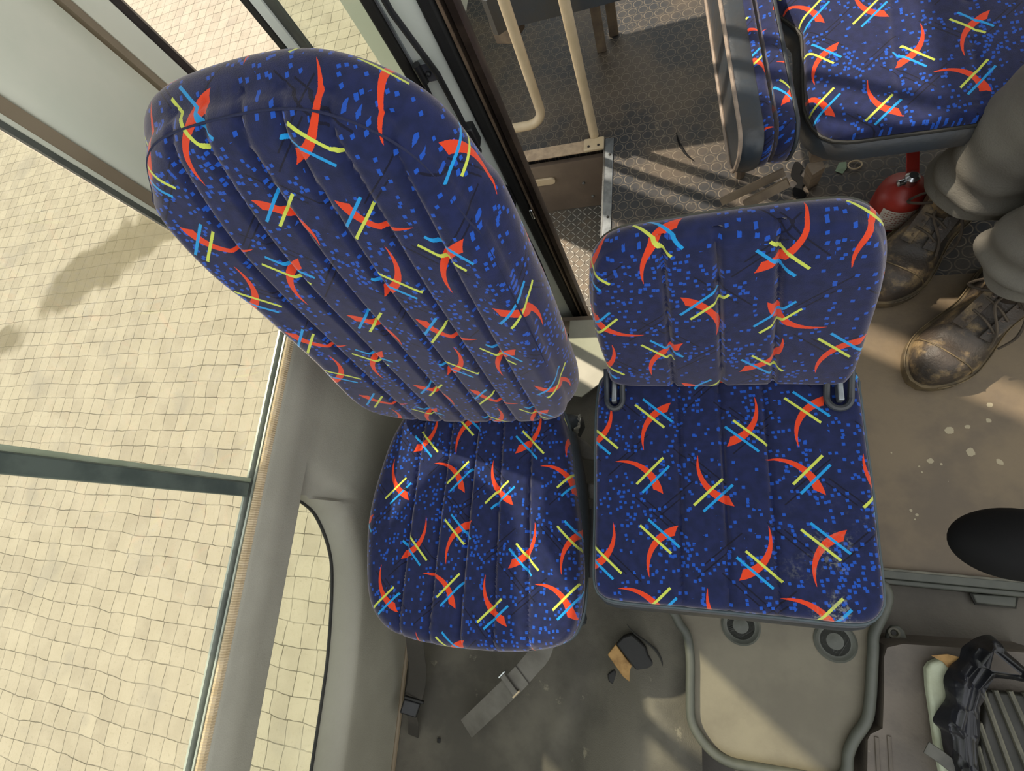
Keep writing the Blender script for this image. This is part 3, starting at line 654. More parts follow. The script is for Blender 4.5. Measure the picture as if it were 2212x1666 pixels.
#--- SEATS
def pad(name, outline, T, m, parent, frame, uvf, er=0.03, bulge=0.01, seams=(), seamd=0.006, skirt=0.06, warp=None, nr=72, na=260, center=None, under=0.012, uvs=True, sbul=0.006, cross=(), **props):
    """upholstered cushion: outline [(a,b)] in the plane of frame (o,A,B,N), T thick at the crown"""
    o_, A_, B_, N_ = [Vector(q) for q in frame]
    ol = spline([(a, b, 0) for a, b in outline], na)
    cx = sum(p.x for p in ol) / na if center is None else center[0]; cy = sum(p.y for p in ol) / na if center is None else center[1]
    c = Vector((cx, cy, 0)); vs = []; uvl = []; fs = []
    def hgt(p, d, t):
        z = bulge * (1 - t ** 2.2)
        if d < er: k = 1 - d / er; z -= er * (1 - math.sqrt(max(0, 1 - k * k)))
        for sfun in seams:
            sd_, puff = sfun(p)
            z -= seamd * math.exp(-(sd_ / 0.0042) ** 2) + (0.45 * seamd * (1 - math.exp(-(sd_ / 0.016) ** 2)) if d > 0.002 else 0) * -1 * 0 * min(1, d / 0.01 + 0.3)
            z += 0
        for sfun in cross:
            z -= 0.0035 * math.exp(-(sfun(p) / 0.0035) ** 2)
        return z
    def put(p, z, uvp):
        w = warp(p.x, p.y) if warp else 0.0
        wo = Vector((0, 0, 0)) if not isinstance(w, tuple) else Vector((w[0], w[1], 0)); wz = w if not isinstance(w, tuple) else w[2]
        vs.append(o_ + A_ * (p.x + wo.x) + B_ * (p.y + wo.y) + N_ * (z + T + wz)); uvl.append(uvf(uvp.x, uvp.y))
    put(c, hgt(c, 9, 0), c)
    ts = [1 - (1 - k / nr) ** 1.25 for k in range(1, nr + 1)]
    for t in ts:
        for p in ol:
            q = c + (p - c) * t; d = (p - q).length
            # distance to the edge measured roughly square on
            put(q, hgt(q, d, t), q)
    for k in range(na): fs.append((0, 1 + k, 1 + (k + 1) % na))
    for j in range(len(ts) - 1):
        a = 1 + j * na; b = a + na
        for k in range(na): fs.append((a + k, b + k, b + (k + 1) % na, a + (k + 1) % na))
    # skirt
    rows = 10; last = 1 + (len(ts) - 1) * na; nrm = []
    for k in range(na):
        tg = ol[(k + 1) % na] - ol[k - 1]; nn = Vector((tg.y, -tg.x, 0)).normalized()
        if nn.dot(ol[k] - c) < 0: nn = -nn
        nrm.append(nn)
    for j in range(1, rows + 1):
        t = j / rows
        for k in range(na):
            off = sbul * math.sin(PI * min(1, t * 1.0)) - under * t ** 3
            p = ol[k] + nrm[k] * off
            sk = skirt(ol[k]) if callable(skirt) else skirt; put(p, -er - sk * t, ol[k] + nrm[k] * (sk * t))
        a = last + (j - 1) * na; b = a + na
        for k in range(na): fs.append((a + k, b + k, b + (k + 1) % na, a + (k + 1) % na))
    a = last + rows * na; put(c, -er - (skirt(c) if callable(skirt) else skirt), c); e_ = len(vs) - 1
    for k in range(na): fs.append((a + k, e_, a + (k + 1) % na))
    mb = MB(); mb.add(vs, fs); mb.uv = [tuple(q) for q in uvl]
    ob = mb.build(name, m, parent, angle=70)
    for k_, v_ in props.items(): ob[k_] = v_
    ob['_ol'] = 0; del ob['_ol']
    return ob, ol, nrm, (o_, A_, B_, N_)
def rimtube(ol, nrm, fr, z, off, r, warp=None, step=2, sy=1.0):
    o_, A_, B_, N_ = fr; pts = []
    for k in range(0, len(ol), step):
        p = ol[k] + nrm[k] * off; w = warp(p.x, p.y) if warp else 0
        if isinstance(w, tuple): w = w[2]
        pts.append(o_ + A_ * p.x + B_ * p.y + N_ * (z + w))
    return MB().tube(pts, r, 8, closed=True)
X_, Y_, Z_ = Vector((1, 0, 0)), Vector((0, 1, 0)), Vector((0, 0, 1))
def vseam(xa, xb, ya, yb):
    """seam running from (xa,ya) to (xb,yb)"""
    d = Vector((xb - xa, yb - ya)).normalized(); n = Vector((d.y, -d.x))
    return lambda p: (abs((p.x - xa) * n.x + (p.y - ya) * n.y), 0)

# ---- single seat by the door
zs = zt(1.0)
s1 = thing('bus_seat', 'high-backed bucket seat in blue patterned moquette beside the cab door', 'seat', (-0.43, 0.05, zt(1.40)))
pl = [Q(x, y, 1.0) for x, y in [(845, 925), (805, 1030), (784, 1120), (779, 1200), (783, 1290), (806, 1345), (850, 1378), (940, 1402), (1060, 1415), (1150, 1412), (1210, 1395), (1236, 1360), (1248, 1300), (1250, 1220), (1246, 1130), (1234, 1040), (1218, 930)]]
pl = [(p.x, p.y) for p in pl] + [(-0.28, 0.27), (-0.44, 0.285), (-0.58, 0.27)]
seam1 = []
for (xa, ya), (xb, yb) in [((912, 930), (853, 1375)), ((973, 930), (918, 1395)), ((1030, 930), (986, 1405)), ((1084, 930), (1060, 1412)), ((1145, 930), (1137, 1410))]:
    a, b = Q(xa, ya, 1.0), Q(xb, yb, 1.0); seam1.append(vseam(a.x, b.x, a.y, b.y))
er = 0.032
cush, ol1, nr1, fr1 = pad('seat_cushion', pl, 0.0, M['fabric'], s1, ((0, 0, zs - 0.004), X_, Y_, Z_),
    lambda a, b: ((a + 0.404) * 1.103 * math.cos(0.02) + (b + 0.070) * 0.02 + 0.008, (b + 0.070) * 1.017 - (a + 0.404) * 0.02 - 0.050), er=er, bulge=0.008, seams=seam1, seamd=0.010, skirt=0.035, sbul=0.004)
rimtube(ol1, nr1, fr1, -er - 0.036, 0.002, 0.0045).build('cushion_piping', M['piping'], s1)
# dark vinyl bolster on the inner side and the pan under the cushion
bp = [(-0.245, 0.25), (-0.232, 0.19), (-0.222, 0.10), (-0.205, 0.0), (-0.196, -0.10), (-0.200, -0.16), (-0.235, -0.195), (-0.60, -0.175), (-0.625, -0.05), (-0.60, 0.2)]
olb = spline([(a, b, 0) for a, b in bp], 120)
rings = []
for z_, k_ in ((0.91, 0.93), (0.94, 0.985), (1.00, 0.995), (1.06, 0.99)):
    pass
cb = Vector((-0.42, 0.03, 0)); rg = []
for h_, k_ in ((1.072, 0.93), (1.085, 0.99), (1.12, 1.02), (1.16, 1.0), (1.19, 0.93)): rg.append([Vector((cb.x + (p.x - cb.x) * k_, cb.y + (p.y - cb.y) * k_, zt(h_))) for p in olb])
MB().loft(rg).build('seat_base', M['vinyl'], s1)
sbm = MB(); rg = []
for t_ in range(13):
    y_ = 0.20 - 0.36 * t_ / 12; xo = -0.238 + 0.030 * math.sin(min(1, t_ / 9) * PI / 2) ; w_ = 0.022 + 0.010 * math.sin(PI * t_ / 12); hh_ = 0.045
    rg.append([Vector((xo + w_ * math.cos(a), y_, zt(1.062 + 0.004 * t_ / 12) + hh_ * math.sin(a) * 0.6)) for a in [2 * PI * k / 16 for k in range(16)]])
sbm.loft(rg).build('side_bolster', M['vinyl'], s1)
MB().bb(-0.58, -0.27, -0.10, 0.24, zt(1.405), zt(1.19)).build('pedestal', M['blackr'], s1, bevel=0.01)
# backrest
tl = math.radians(12); ct, st_ = math.cos(tl), math.sin(tl)
Bv = Vector((0, st_, ct)); Nv = Vector((0, -ct, st_)); fo = Vector((0, 0.19, zt(0.99)))
def pa(px, py, tilt=12, y0=0.19, h0=0.99):
    t = math.radians(tilt); n = Vector((0, -math.cos(t), math.sin(t))); u = Vector((0, math.sin(t), math.cos(t)))
    d = ray(px, py); p0 = Vector((0, y0, -h0)); q = d * (p0.dot(n) / d.dot(n)); return (q.x, (q - p0).dot(u))
left = [pa(x, y) for x, y in [(850, 915), (792, 886), (704, 793), (622, 716), (567, 660), (487, 586), (392, 486), (316, 392)]]
top = [(-0.632, 0.655), (-0.598, 0.694), (-0.540, 0.712), (-0.43, 0.715), (-0.352, 0.704), (-0.290, 0.670), (-0.250, 0.625)]
right = [(-0.226, 0.56), (-0.213, 0.53), (-0.204, 0.42), (-0.200, 0.30), (-0.202, 0.18), (-0.207, 0.09), (-0.228, 0.025)]
bo = [(a - 0.008 - 0.030 * max(0, min(1, b / 0.6)) - 0.040 * max(0, b - 0.42) / 0.28, b) for a, b in left[:-1]] + top + right + [(-0.30, 0.000), (-0.42, -0.006), (-0.54, -0.004)]
cxb = -0.413
def warp1(a, b):
    k = abs(a - cxb) / 0.2
    t = max(0, min(1, b / 0.8))
    return 0.022 * k ** 3 * math.sin(PI * min(1, t * 1.15)) - 0.010 * math.sin(PI * t) - 0.030 * (max(0, b - 0.42) / 0.3) ** 2
sb = []
for k, (xb_, xt_) in enumerate([(-0.560, -0.560), (-0.502, -0.502), (-0.443, -0.443), (-0.385, -0.385), (-0.328, -0.328), (-0.272, -0.272)]):
    xm = xb_
    sb.append(lambda p, xm=xm: (abs(p.x - xm - (cxb - xm) * 0.30 * max(0, (p.y - 0.52) / 0.28) ** 2 + 0.0) if 0.0 < p.y else 1.0, 0))
headline = lambda p: (p.y - 0.690 + 0.08 * ((p.x - cxb) / 0.2) ** 2) if abs(p.x - cxb) < 0.19 else 1.0
bk, ol2, nr2, fr2 = pad('backrest', bo, -0.010, M['fabric'], s1, (fo, X_, Bv, Nv),
    lambda a, b: (-0.028 - (a + 0.372) * 1.12, 0.080 - (b + 0.22 * max(0, b - 0.56) - 0.395) * 1.04), er=0.034, bulge=0.012, seams=sb, seamd=0.009, skirt=lambda p: 0.095 - 0.035 * max(0, min(1, (p.y - 0.35) / 0.4)), warp=warp1, sbul=0.018, under=0.0, nr=90, na=320, center=(cxb, 0.38))
pts_ = []
for k in range(0, len(ol2), 2):
    p = ol2[k]; w = warp1(p.x, p.y); pts_.append(fo + X_ * p.x + Bv * p.y + Nv * (w - 0.034 - 0.095 + 0.035 * max(0, min(1, (p.y - 0.35) / 0.4))))
seam_ = []
for k in range(0, len(ol2), 2):
    p = ol2[k] - nr2[k] * 0.007; w = warp1(p.x, p.y); seam_.append(fo + X_ * p.x + Bv * p.y + Nv * (w - 0.010 - 0.0135))
MB().tube(seam_, 0.0016, 6, closed=True).build('stitched_seam', mat('navy_seam_thread', '#151b3c', '#1c2244', 300, 0.8), s1)
MB().tube(pts_, 0.0045, 8, closed=True).build('backrest_piping', M['tan_piping'], s1)
rb_ = MB(); rb_.loft([[fo + X_ * (p.x * k + cxb * (1 - k)) + Bv * (p.y * k + 0.38 * (1 - k)) + Nv * (z + 0.035 * max(0, min(1, (p.y - 0.35) / 0.4))) for p in ol2[::4]] for z, k in ((-0.138, 0.98), (-0.145, 0.95), (-0.152, 0.85))]).build('backrest_shell', M['vinyl'], s1)
tag(MB().lathe([(0.0005, -0.0045), (0.0022, -0.002), (0.0026, 0), (0.002, 0.002), (0.0004, 0.0045)], Q(875, 1056, 0.993), (1, 0.4, 0), 10).build('fly', M['fly']), 'tiny black fly sitting on the moquette of the door-side seat cushion', 'fly')

# ---- middle folding seat
s2 = thing('folding_seat', 'low-backed middle seat in blue patterned moquette above the engine hatch', 'seat', (0.08, 0.08, zt(1.30)))
h2 = 0.96
pc = [(1290, 860), (1286, 950), (1285, 1080), (1283, 1200), (1284, 1262), (1296, 1286), (1330, 1299), (1450, 1311), (1600, 1325), (1750, 1340), (1840, 1349), (1888, 1344), (1913, 1312), (1912, 1260), (1903, 1180), (1890, 1060), (1876, 960), (1866, 880), (1858, 830), (1845, 800)]
pl = [Q(x, y, h2) for x, y in pc]; pl = [(p.x, p.y) for p in pl] + [(0.20, 0.318), (0.05, 0.320), (-0.09, 0.315), (-0.145, 0.30)]
seam2 = []
for (xa, ya), (xb, yb) in [((1466, 850), (1474, 1320)), ((1555, 850), (1581, 1334)), ((1650, 850), (1690, 1345))]:
    a, b = Q(xa, ya, h2), Q(xb, yb, h2); seam2.append(vseam(a.x, b.x, a.y, b.y))
c25, s25 = math.cos(0.05), math.sin(0.05)
def uv2(a, b):
    x, y = a / h2 - 0.008, b / h2 + 0.050
    return (x * c25 + y * s25 + 0.008, -x * s25 + y * c25 - 0.050)
cu2, ol3, nr3, fr3 = pad('seat_cushion', pl, 0.0, M['fabric_dirty'], s2, ((0, 0, zt(h2)), X_, Y_, Z_), uv2, er=0.014, bulge=0.004, seams=seam2, seamd=0.008, skirt=0.004, sbul=0.0, under=0.0)
rimtube(ol3, nr3, fr3, -0.019, 0.002, 0.0036).build('cushion_piping', M['piping'], s2)
rg = [[Vector((p.x + n_.x * o, p.y + n_.y * (o + (0.013 * min(1, z / 0.045) if n_.y < -0.3 and o > 0 else 0)), zt(h2) - z)) for p, n_ in zip(ol3[::2], nr3[::2])] for z, o in ((0.019, -0.001), (0.023, 0.002), (0.035, 0.004), (0.055, 0.005), (0.070, 0.001), (0.074, -0.02))]
MB().loft(rg).build('cushion_skirt', M['vinyl_worn'], s2)
fr = MB(); fr.bb(-0.11, 0.27, -0.06, 0.26, zt(h2 + 0.10), zt(h2 + 0.0745)); fr.build('seat_frame', M['blackp'], s2, bevel=0.004)
for x_ in (-0.09, 0.23):
    for y_ in (-0.03, 0.24):
        MB().bb(x_, x_ + 0.025, y_, y_ + 0.025, zt(1.30 if y_ < 0 else 1.352), zt(h2 + 0.10)).build('leg', M['blackp'], s2)
# small stalk seen in the gap
TL = 18; t2_ = math.radians(TL); B2 = Vector((0, math.sin(t2_), math.cos(t2_))); N2 = Vector((0, -math.cos(t2_), math.sin(t2_))); fo2 = Vector((0, 0.262, zt(0.97)))
pb = lambda x, y: pa(x, y, TL, 0.262, 0.97)
b2 = [pb(x, y) for x, y in [(1330, 833), (1312, 800), (1292, 740), (1276, 660), (1272, 590), (1278, 545), (1300, 517), (1345, 500), (1420, 490), (1540, 473), (1700, 452), (1830, 438), (1880, 440), (1915, 458), (1930, 500), (1928, 560), (1908, 640), (1880, 720), (1855, 790), (1838, 820), (1810, 835), (1700, 840), (1560, 845), (1440, 845)]]
ss = []
for (xa, ya), (xb, yb) in [((1455, 840), (1425, 490)), ((1560, 845), (1548, 475)), ((1670, 842), (1692, 455))]:
    a, b = pb(xa, ya), pb(xb, yb); ss.append(vseam(a[0], b[0], a[1], b[1]))
def warp2(a, b): return 0.010 * (abs(a - 0.07) / 0.2) ** 3
b2 = [(a, b * (1 - 0.085 * max(0, min(1, b / 0.3)))) for a, b in b2]
bk2, ol4, nr4, fr4 = pad('backrest', b2, -0.006, M['fabric'], s2, (fo2, X_, B2, N2), lambda a, b: (0.096 - a * 1.02, 0.060 - (b - 0.029) * 1.0), er=0.016, bulge=0.010, seams=ss, seamd=0.011, skirt=0.035, warp=warp2, sbul=0.006, under=0.0)
rimtube(ol4, nr4, fr4, -0.056, 0.0, 0.003, warp=warp2).build('backrest_piping', mat('olive_piping', '#3c3c34', '#4a493c', 20, 0.6), s2)
MB().loft([[fo2 + X_ * (p.x * k + 0.07 * (1 - k)) + B2 * (p.y * k + 0.2 * (1 - k)) + N2 * z for p in ol4[::4]] for z, k in ((-0.056, 0.975), (-0.068, 0.94), (-0.074, 0.85))]).build('backrest_shell', M['vinyl'], s2)
for (px, py, w) in ((1328, 862, 0.030), (1812, 858, 0.036)):
    c = Q(px, py, 0.952); cov = MB()
    pts = []
    for k in range(19):
        a = -PI * k / 18
        pts.append(c + Vector((w / 2 * math.cos(a), -0.022 * -math.sin(a) * 1.0 * 0.9, 0.0)))
    loop = [c + Vector((w / 2, 0.055, 0.022))] + pts[::1] + [c + Vector((-w / 2, 0.055, 0.022))]
    cov.tube(loop, 0.0055, 8)
    hc = cov.build('hinge_cover', M['vinyl_worn'], s2)
    MB().box(c + Vector((0, 0.018, 0.006)), (0.009, 0.055, 0.020)).build('hinge_arm', M['steel'], hc, bevel=0.002)
#--- THINGS IN THE CAB
# lap belt lying on the footwell mat
lb = thing('seat_belt', 'grey lap belt with flat adjuster hanging in front of the door-side seat', 'seat belt', tuple(Q(1090, 1500, 1.36)))
p = [Vector((-0.29, -0.19, zt(1.222))), Q(1172, 1402, 1.224), Q(1150, 1432, 1.24), Q(1128, 1458, 1.255)]
sdv = (Q(1085, 1455, 1.25) - Q(1110, 1490, 1.25)).normalized()
w1 = 0.046
MB().ribbon(spline(p, 14, False), w1, 0.002, sdv).build('webbing', M['belt'], lb)
p = [Q(1128, 1458, 1.250), Q(1105, 1482, 1.262), Q(1060, 1525, 1.30), Q(1008, 1574, 1.355)]
MB().ribbon(spline(p, 14, False), w1 * 1.02, 0.0035, sdv).build('loose_end', M['belt'], lb)
ad = MB(); dv = (Q(1105, 1482, 1.25) - Q(1128, 1458, 1.25)).normalized(); cc_ = Q(1100, 1478, 1.254)
Rm = Matrix((sdv, dv, sdv.cross(dv))).transposed()
MB().box(cc_ + Vector((0, 0, .003)), (w1 * 1.06, 0.014, 0.006), Rm).build('keeper_loop', M['belt'], lb, bevel=0.0015)
for s_ in (-1, 1):
    MB().box(cc_ + sdv * (s_ * (w1 / 2 + 0.003)), (0.004, 0.022, 0.010), Rm).build('adjuster_edge', M['chrome'] if s_ > 0 else M['gasket'], lb, bevel=0.001)
# second strap by the door
lb2 = thing('seat_belt', 'dark belt strap with square buckle hanging down against the door panel foot', 'seat belt', tuple(Q(890, 1540, 1.38)))
p = [Vector((-0.655, -0.12, zt(1.20))), Q(897, 1395, 1.28), Q(902, 1440, 1.31), Q(900, 1480, 1.335), Q(893, 1505, 1.345)]
MB().ribbon(spline(p, 16, False), 0.050, 0.002, (1, 0.1, 0)).build('webbing', M['belt_dark'], lb2)
cb_ = Q(887, 1528, 1.345); Rb = Matrix.Rotation(math.radians(-12), 3, 'Z') @ Matrix.Rotation(math.radians(20), 3, 'Y')
bk_ = MB().box(cb_, (0.046, 0.036, 0.020), Rb).build('buckle', M['blackp'], lb2, bevel=0.004)
MB().box(cb_ + Rb @ Vector((0.004, 0.022, 0.006)), (0.054, 0.007, 0.010), Rb).build('buckle_bar', M['blackr'], lb2, bevel=0.002)
MB().ribbon([cb_ + Vector((0.002, -0.015, -0.004)), Q(893, 1560, 1.36), Q(893, 1590, 1.388)], 0.030, 0.002, (1, 0, 0)).build('strap_tail', M['belt_dark'], lb2)
# pale strip at the foot of the door panel
struct(MB().tube([V(-0.738, -0.33, 1.388), V(-0.737, -0.5, 1.39), V(-0.738, -0.7, 1.392), V(-0.738, -1.0, 1.392)], 0.007, 8).build('baseboard_left', M['brownband']))

# rubber block pushed up through the torn mat
hb_ = 1.335
wb_ = thing('rubber_block', 'black rubber block with a bare wood edge poking up through the torn mat', 'block', tuple(Q(1370, 1420, 1.37)))
wood = [Q(x, y, hb_) for x, y in [(1330, 1392), (1312, 1415), (1330, 1440), (1345, 1462), (1370, 1482), (1392, 1470), (1370, 1445), (1350, 1420)]]
MB().prism(wood, (0, 0, -0.035)).build('wooden_edge', M['wood'], wb_, bevel=0.002)
cap = [Q(x, y, hb_ - 0.006) for x, y in [(1330, 1392), (1345, 1376), (1364, 1370), (1378, 1382), (1395, 1398), (1400, 1415), (1412, 1432), (1417, 1446), (1408, 1462), (1394, 1470), (1376, 1452), (1356, 1426)]]
MB().prism(cap, (0, 0, -0.03)).build('rubber_cap', M['blackr'], wb_, bevel=0.004)
ch = [Q(x, y, 1.375) for x, y in [(1313, 1455), (1328, 1444), (1342, 1464), (1335, 1476), (1328, 1480), (1315, 1470)]]
tag(MB().prism(ch, (0, 0, 0.010)).build('rubber_chip', M['blackr'], bevel=0.003), 'small square black rubber chip on the mat beside the wood-edged block', 'rubber chip')
# torn flap edge: thin curved slit lip
cut = spline([tuple(Q(x, y, 1.325)) for x, y in [(1354, 1349), (1372, 1370), (1395, 1386), (1417, 1406), (1430, 1430), (1431, 1452), (1428, 1468)]], 24, False)
tag(MB().tube(cut, [0.0006 + 0.0024 * math.sin(PI * k / 23) for k in range(24)], 6).build('mat_tear', M['sealdark']), 'curved black tear in the rubber mat beside the wood-edged block', 'tear')
# crumbs on the mat
tag(MB().tube([Q(1344, 1520, 1.375), Q(1346, 1528, 1.375)], 0.0012, 6).build('splinter', M['rail']), 'tiny pale splinter on the mat below the rubber block', 'splinter')
tag(MB().box(Q(948, 1600, 1.395), (0.010, 0.012, 0.004)).build('dirt_lump', M['blackr'], bevel=0.002), 'small dark lump of dirt on the mat below the loose belt', 'dirt')

# engine hatch lid with raised rim
hatch = thing('engine_hatch', 'flat grey hatch lid with rounded corners and raised rim below the middle seat', 'hatch', (0.17, -0.25, zt(1.33)))
hp_px = [(1445, 1250), (1462, 1335), (1483, 1370), (1491, 1420), (1491, 1500), (1493, 1552), (1510, 1590), (1540, 1625), (1580, 1648), (1650, 1662), (1730, 1676), (1800, 1690), (1828, 1668), (1832, 1630), (1846, 1596), (1872, 1556), (1880, 1510), (1884, 1440), (1886, 1380), (1880, 1250)]
hpts = [Q(x, y, 1.285) for x, y in hp_px]
hs = spline([tuple(q) for q in hpts], 140)
lid = MB(); lid.prism([q + Vector((0, 0, -0.012)) for q in hs], (0, 0, -0.03)); lid.build('lid', M['hatch'], hatch, smooth=False)
MB().tube(hs, 0.010, 10, closed=True).build('rim_seal', M['seal'], hatch)
hc_ = sum(hs, Vector((0, 0, 0))) / len(hs)
MB().loft([[hc_ + (q - hc_) * k + Vector((0, 0, z)) for q in hs] for k, z in ((1.0, -0.012), (1.012, -0.02), (1.02, -0.055), (1.022, -0.13))], caps=False).build('housing', M['seal'], hatch)
for px, py in ((1600, 1352), (1804, 1386)):
    c = Q(px, py, 1.297); d_ = MB(); d_.lathe([(0.040, 0.0), (0.040, 0.003), (0.036, 0.006), (0.032, 0.003), (0.028, 0.001), (0.016, 0.001), (0.010, 0.004), (0.0, 0.005)], c - Vector((0, 0, 0.001)), n=36)
    d_.build('round_fastener', M['seal'], hatch)

# console at the right
con = thing('console_box', 'scuffed brown plastic cover box on the floor right of the grey hatch', 'cover', tuple(V(0.5, -0.35, 1.40)))
cpx = [(1908, 1418), (1915, 1396), (1950, 1388), (2070, 1396), (2260, 1410), (2260, 1800), (1868, 1800), (1872, 1600), (1878, 1588), (1905, 1575), (1908, 1500)]
ctop = [Q(x, y, 1.28) for x, y in cpx]
cc2 = sum(ctop, Vector((0, 0, 0))) / len(ctop)
MB().loft([[cc2 + (q - cc2) * k + Vector((0, 0, z)) for q in ctop] for k, z in ((1.0, -0.12), (1.0, -0.020), (0.992, -0.007), (0.975, 0.0))]).build('cover_body', M['console'], con, angle=30)
for a_, b_ in (((1893, 1592), (1900, 1720)), ((1920, 1590), (1928, 1720))): MB().tube([Q(*a_, 1.28), Q(*b_, 1.28)], 0.004, 8).build('moulded_ridge', M['console'], con)
ear = [Q(x, y, 1.35) for x, y in [(1908, 1392), (1912, 1362), (1922, 1350), (1938, 1350), (1950, 1362), (1960, 1392)]]
eo = MB().prism(ear, (0, 0, 0.012)).build('mounting_ear', M['seal'], con, bevel=0.003)
MB().lathe([(0.011, 0), (0.011, 0.005), (0.007, 0.006), (0.005, 0.001), (0.0, 0.001)], Q(1930, 1367, 1.338), n=20).build('washer', M['ribhi'], eo)
MB().lathe([(0.0045, 0), (0.0045, 0.002)], Q(1930, 1367, 1.333), n=16).build('bolt_hole', M['sealdark'], eo)
# foam strip on the console
fm = [Q(x, y, 1.27) for x, y in [(1992, 1440), (2000, 1428), (2018, 1420), (2048, 1422), (2052, 1460), (2046, 1520), (2040, 1600), (2046, 1700), (2030, 1700), (2014, 1620), (2003, 1540), (1994, 1480)]]
tag(MB().prism(fm, (0, 0, 0.022)).build('foam_strip', M['foam'], bevel=0.007, seg=3), 'pale green foam strip lying on the brown cover box beside the black bag', 'foam')
tn = [Q(x, y, 1.245) for x, y in [(2010, 1416), (2045, 1413), (2075, 1420), (2060, 1432), (2050, 1446), (2036, 1430)]]
tag(MB().prism(tn, (0, 0, 0.003)).build('torn_tape', M['wood']), 'torn brown tape at the top of the pale foam strip', 'tape')
# ribbed heater cover
rv = thing('ribbed_pad', 'black ribbed rubber pedal pad at the lower right corner', 'pad', tuple(Q(2170, 1580, 1.27)))
body = [Q(x, y, 1.27) for x, y in [(2118, 1486), (2260, 1500), (2300, 1800), (2110, 1800), (2104, 1640)]]
MB().prism(body, (0, 0, 0.02)).build('pad_body', M['rib'], rv, bevel=0.004)
for x0, y0, x1, y1 in ((2120, 1488, 2196, 1700), (2148, 1490, 2226, 1680), (2180, 1492, 2256, 1660), (2212, 1495, 2290, 1640), (2114, 1560, 2162, 1700), (2110, 1610, 2135, 1700)):
    MB().tube([Q(x0, y0, 1.249), Q(x1, y1, 1.249)], 0.0045, 8, sy=1.6).build('rib', M['ribhi'], rv)
tag(MB().ribbon([Q(2000, 1614, 1.225), Q(2030, 1634, 1.22), Q(2090, 1680, 1.215), Q(2130, 1710, 1.215)], 0.022, 0.003, Q(2010, 1600, 1.225) - Q(1996, 1624, 1.225)).build('metal_strip', M['steel'] if False else mat('dull_dark_strip', '#4a4944', '#5b5a53', 30, 0.4, metal=0.3), bevel=0.001), 'flat dark metal strip sticking out over the pale foam at the bottom edge', 'strip')
# crumpled black bag
bag_px = [(2086, 1400), (2120, 1378), (2150, 1376), (2180, 1410), (2212, 1440), (2250, 1450), (2250, 1480), (2180, 1470), (2140, 1474), (2124, 1500), (2118, 1560), (2108, 1620), (2112, 1700), (2070, 1700), (2050, 1650), (2040, 1604), (2036, 1580), (2020, 1560), (2036, 1530), (2048, 1510), (2044, 1470), (2060, 1440), (2078, 1424)]
bo_ = spline([tuple(Q(x, y, 1.225)) for x, y in bag_px], 180)
spine = [Q(x, y, 1.225) for x, y in [(2135, 1405), (2120, 1440), (2095, 1480), (2085, 1530), (2078, 1580), (2080, 1640), (2090, 1690)]] + [Q(2190, 1452, 1.225)]
mb = MB(); vs = []; fs = []; NR = 26
def crumple(q):
    f = 0.0
    for sc_, am in ((18, 0.012), (40, 0.010), (85, 0.005)): f += am * (1 - abs(noise.noise(q * sc_) * 2.2))
    return f
for j in range(NR + 1):
    t = j / NR
    for q in bo_:
        n_ = min(spine, key=lambda s_: (s_ - q).length); p_ = q.lerp(n_, t)
        z = 0.020 * math.sin(min(1, t * 1.3) * PI / 2) + (crumple(Vector((p_.x, p_.y * 0.55, 0.2))) * min(1, t * 4 + 0.1))
        vs.append(p_ + Vector((0, 0, z - 0.012)))
nb = len(bo_)
for j in range(NR):
    for k in range(nb): a = j * nb + k; b = j * nb + (k + 1) % nb; fs.append((a, b, b + nb, a + nb))
tag(mb.add(vs, fs).build('plastic_bag', M['bag'], angle=25), 'crumpled black plastic bag draped over the foam strip and ribbed pad', 'bag')
# gear lever with big smooth knob
gl_ = thing('gear_lever', 'smooth black rounded gear lever knob at the right edge in front of the boots', 'gear lever', tuple(V(0.62, 0.03, 1.35)))
kc = Vector((0, 0, 0)) + Q(2206, 1176, 0.93)
rg = []
for i in range(25):
    a = -PI / 2 + PI * i / 24
    rg.append([kc + Vector((0.080 * math.cos(a) * math.cos(b), 0.051 * math.cos(a) * math.sin(b), 0.045 * math.sin(a) - 0.012 * math.cos(a) ** 2)) for b in [2 * PI * k / 40 for k in range(40)]])
MB().loft(rg).build('knob', M['softblack'], gl_)
MB().tube([kc - Vector((0, 0, 0.02)), V(0.70, 0.045, 1.34)], 0.012, 12).build('shaft', M['blackp'], gl_)
MB().lathe([(0.07, 0), (0.065, 0.01), (0.04, 0.03), (0.02, 0.06)], V(0.70, 0.045, 1.352), n=28).build('gaiter', M['softblack'], gl_)

# bits in the gap between the seats
gs = thing('belt_stalk', 'grey plastic belt stalk wedged in the gap between the two front seats', 'belt stalk', tuple(V(-0.2, 0.18, 1.25)))
st = [Q(x, y, 1.13) for x, y in [(1212, 925), (1235, 932), (1262, 950), (1288, 975), (1290, 994), (1262, 992), (1236, 980), (1222, 955)]]
MB().prism(st, (0, 0, -0.02)).build('stalk_body', M['belt'], gs, bevel=0.005)
wr = MB(); q0 = [Q(x, y, 1.09) for x, y in [(1218, 923), (1236, 915), (1252, 895), (1256, 905), (1250, 938), (1246, 944)]]
oo = spline([tuple(q) for q in q0], 40); cc3 = sum(oo, Vector((0, 0, 0))) / 40
vs = []; fs = []
for j in range(9):
    for q in oo:
        p_ = q.lerp(cc3, j / 8.0); vs.append(p_ + Vector((0, 0, 0.012 * abs(noise.noise(p_ * 90)) * 2)))
for j in range(8):
    for k in range(40): fs.append((j * 40 + k, j * 40 + (k + 1) % 40, j * 40 + 40 + (k + 1) % 40, j * 40 + 40 + k))
tag(wr.add(vs, fs).build('crumpled_wrapper', M['foil'], angle=20), 'crumpled pale wrapper tucked at the foot of the tall backrest', 'wrapper')
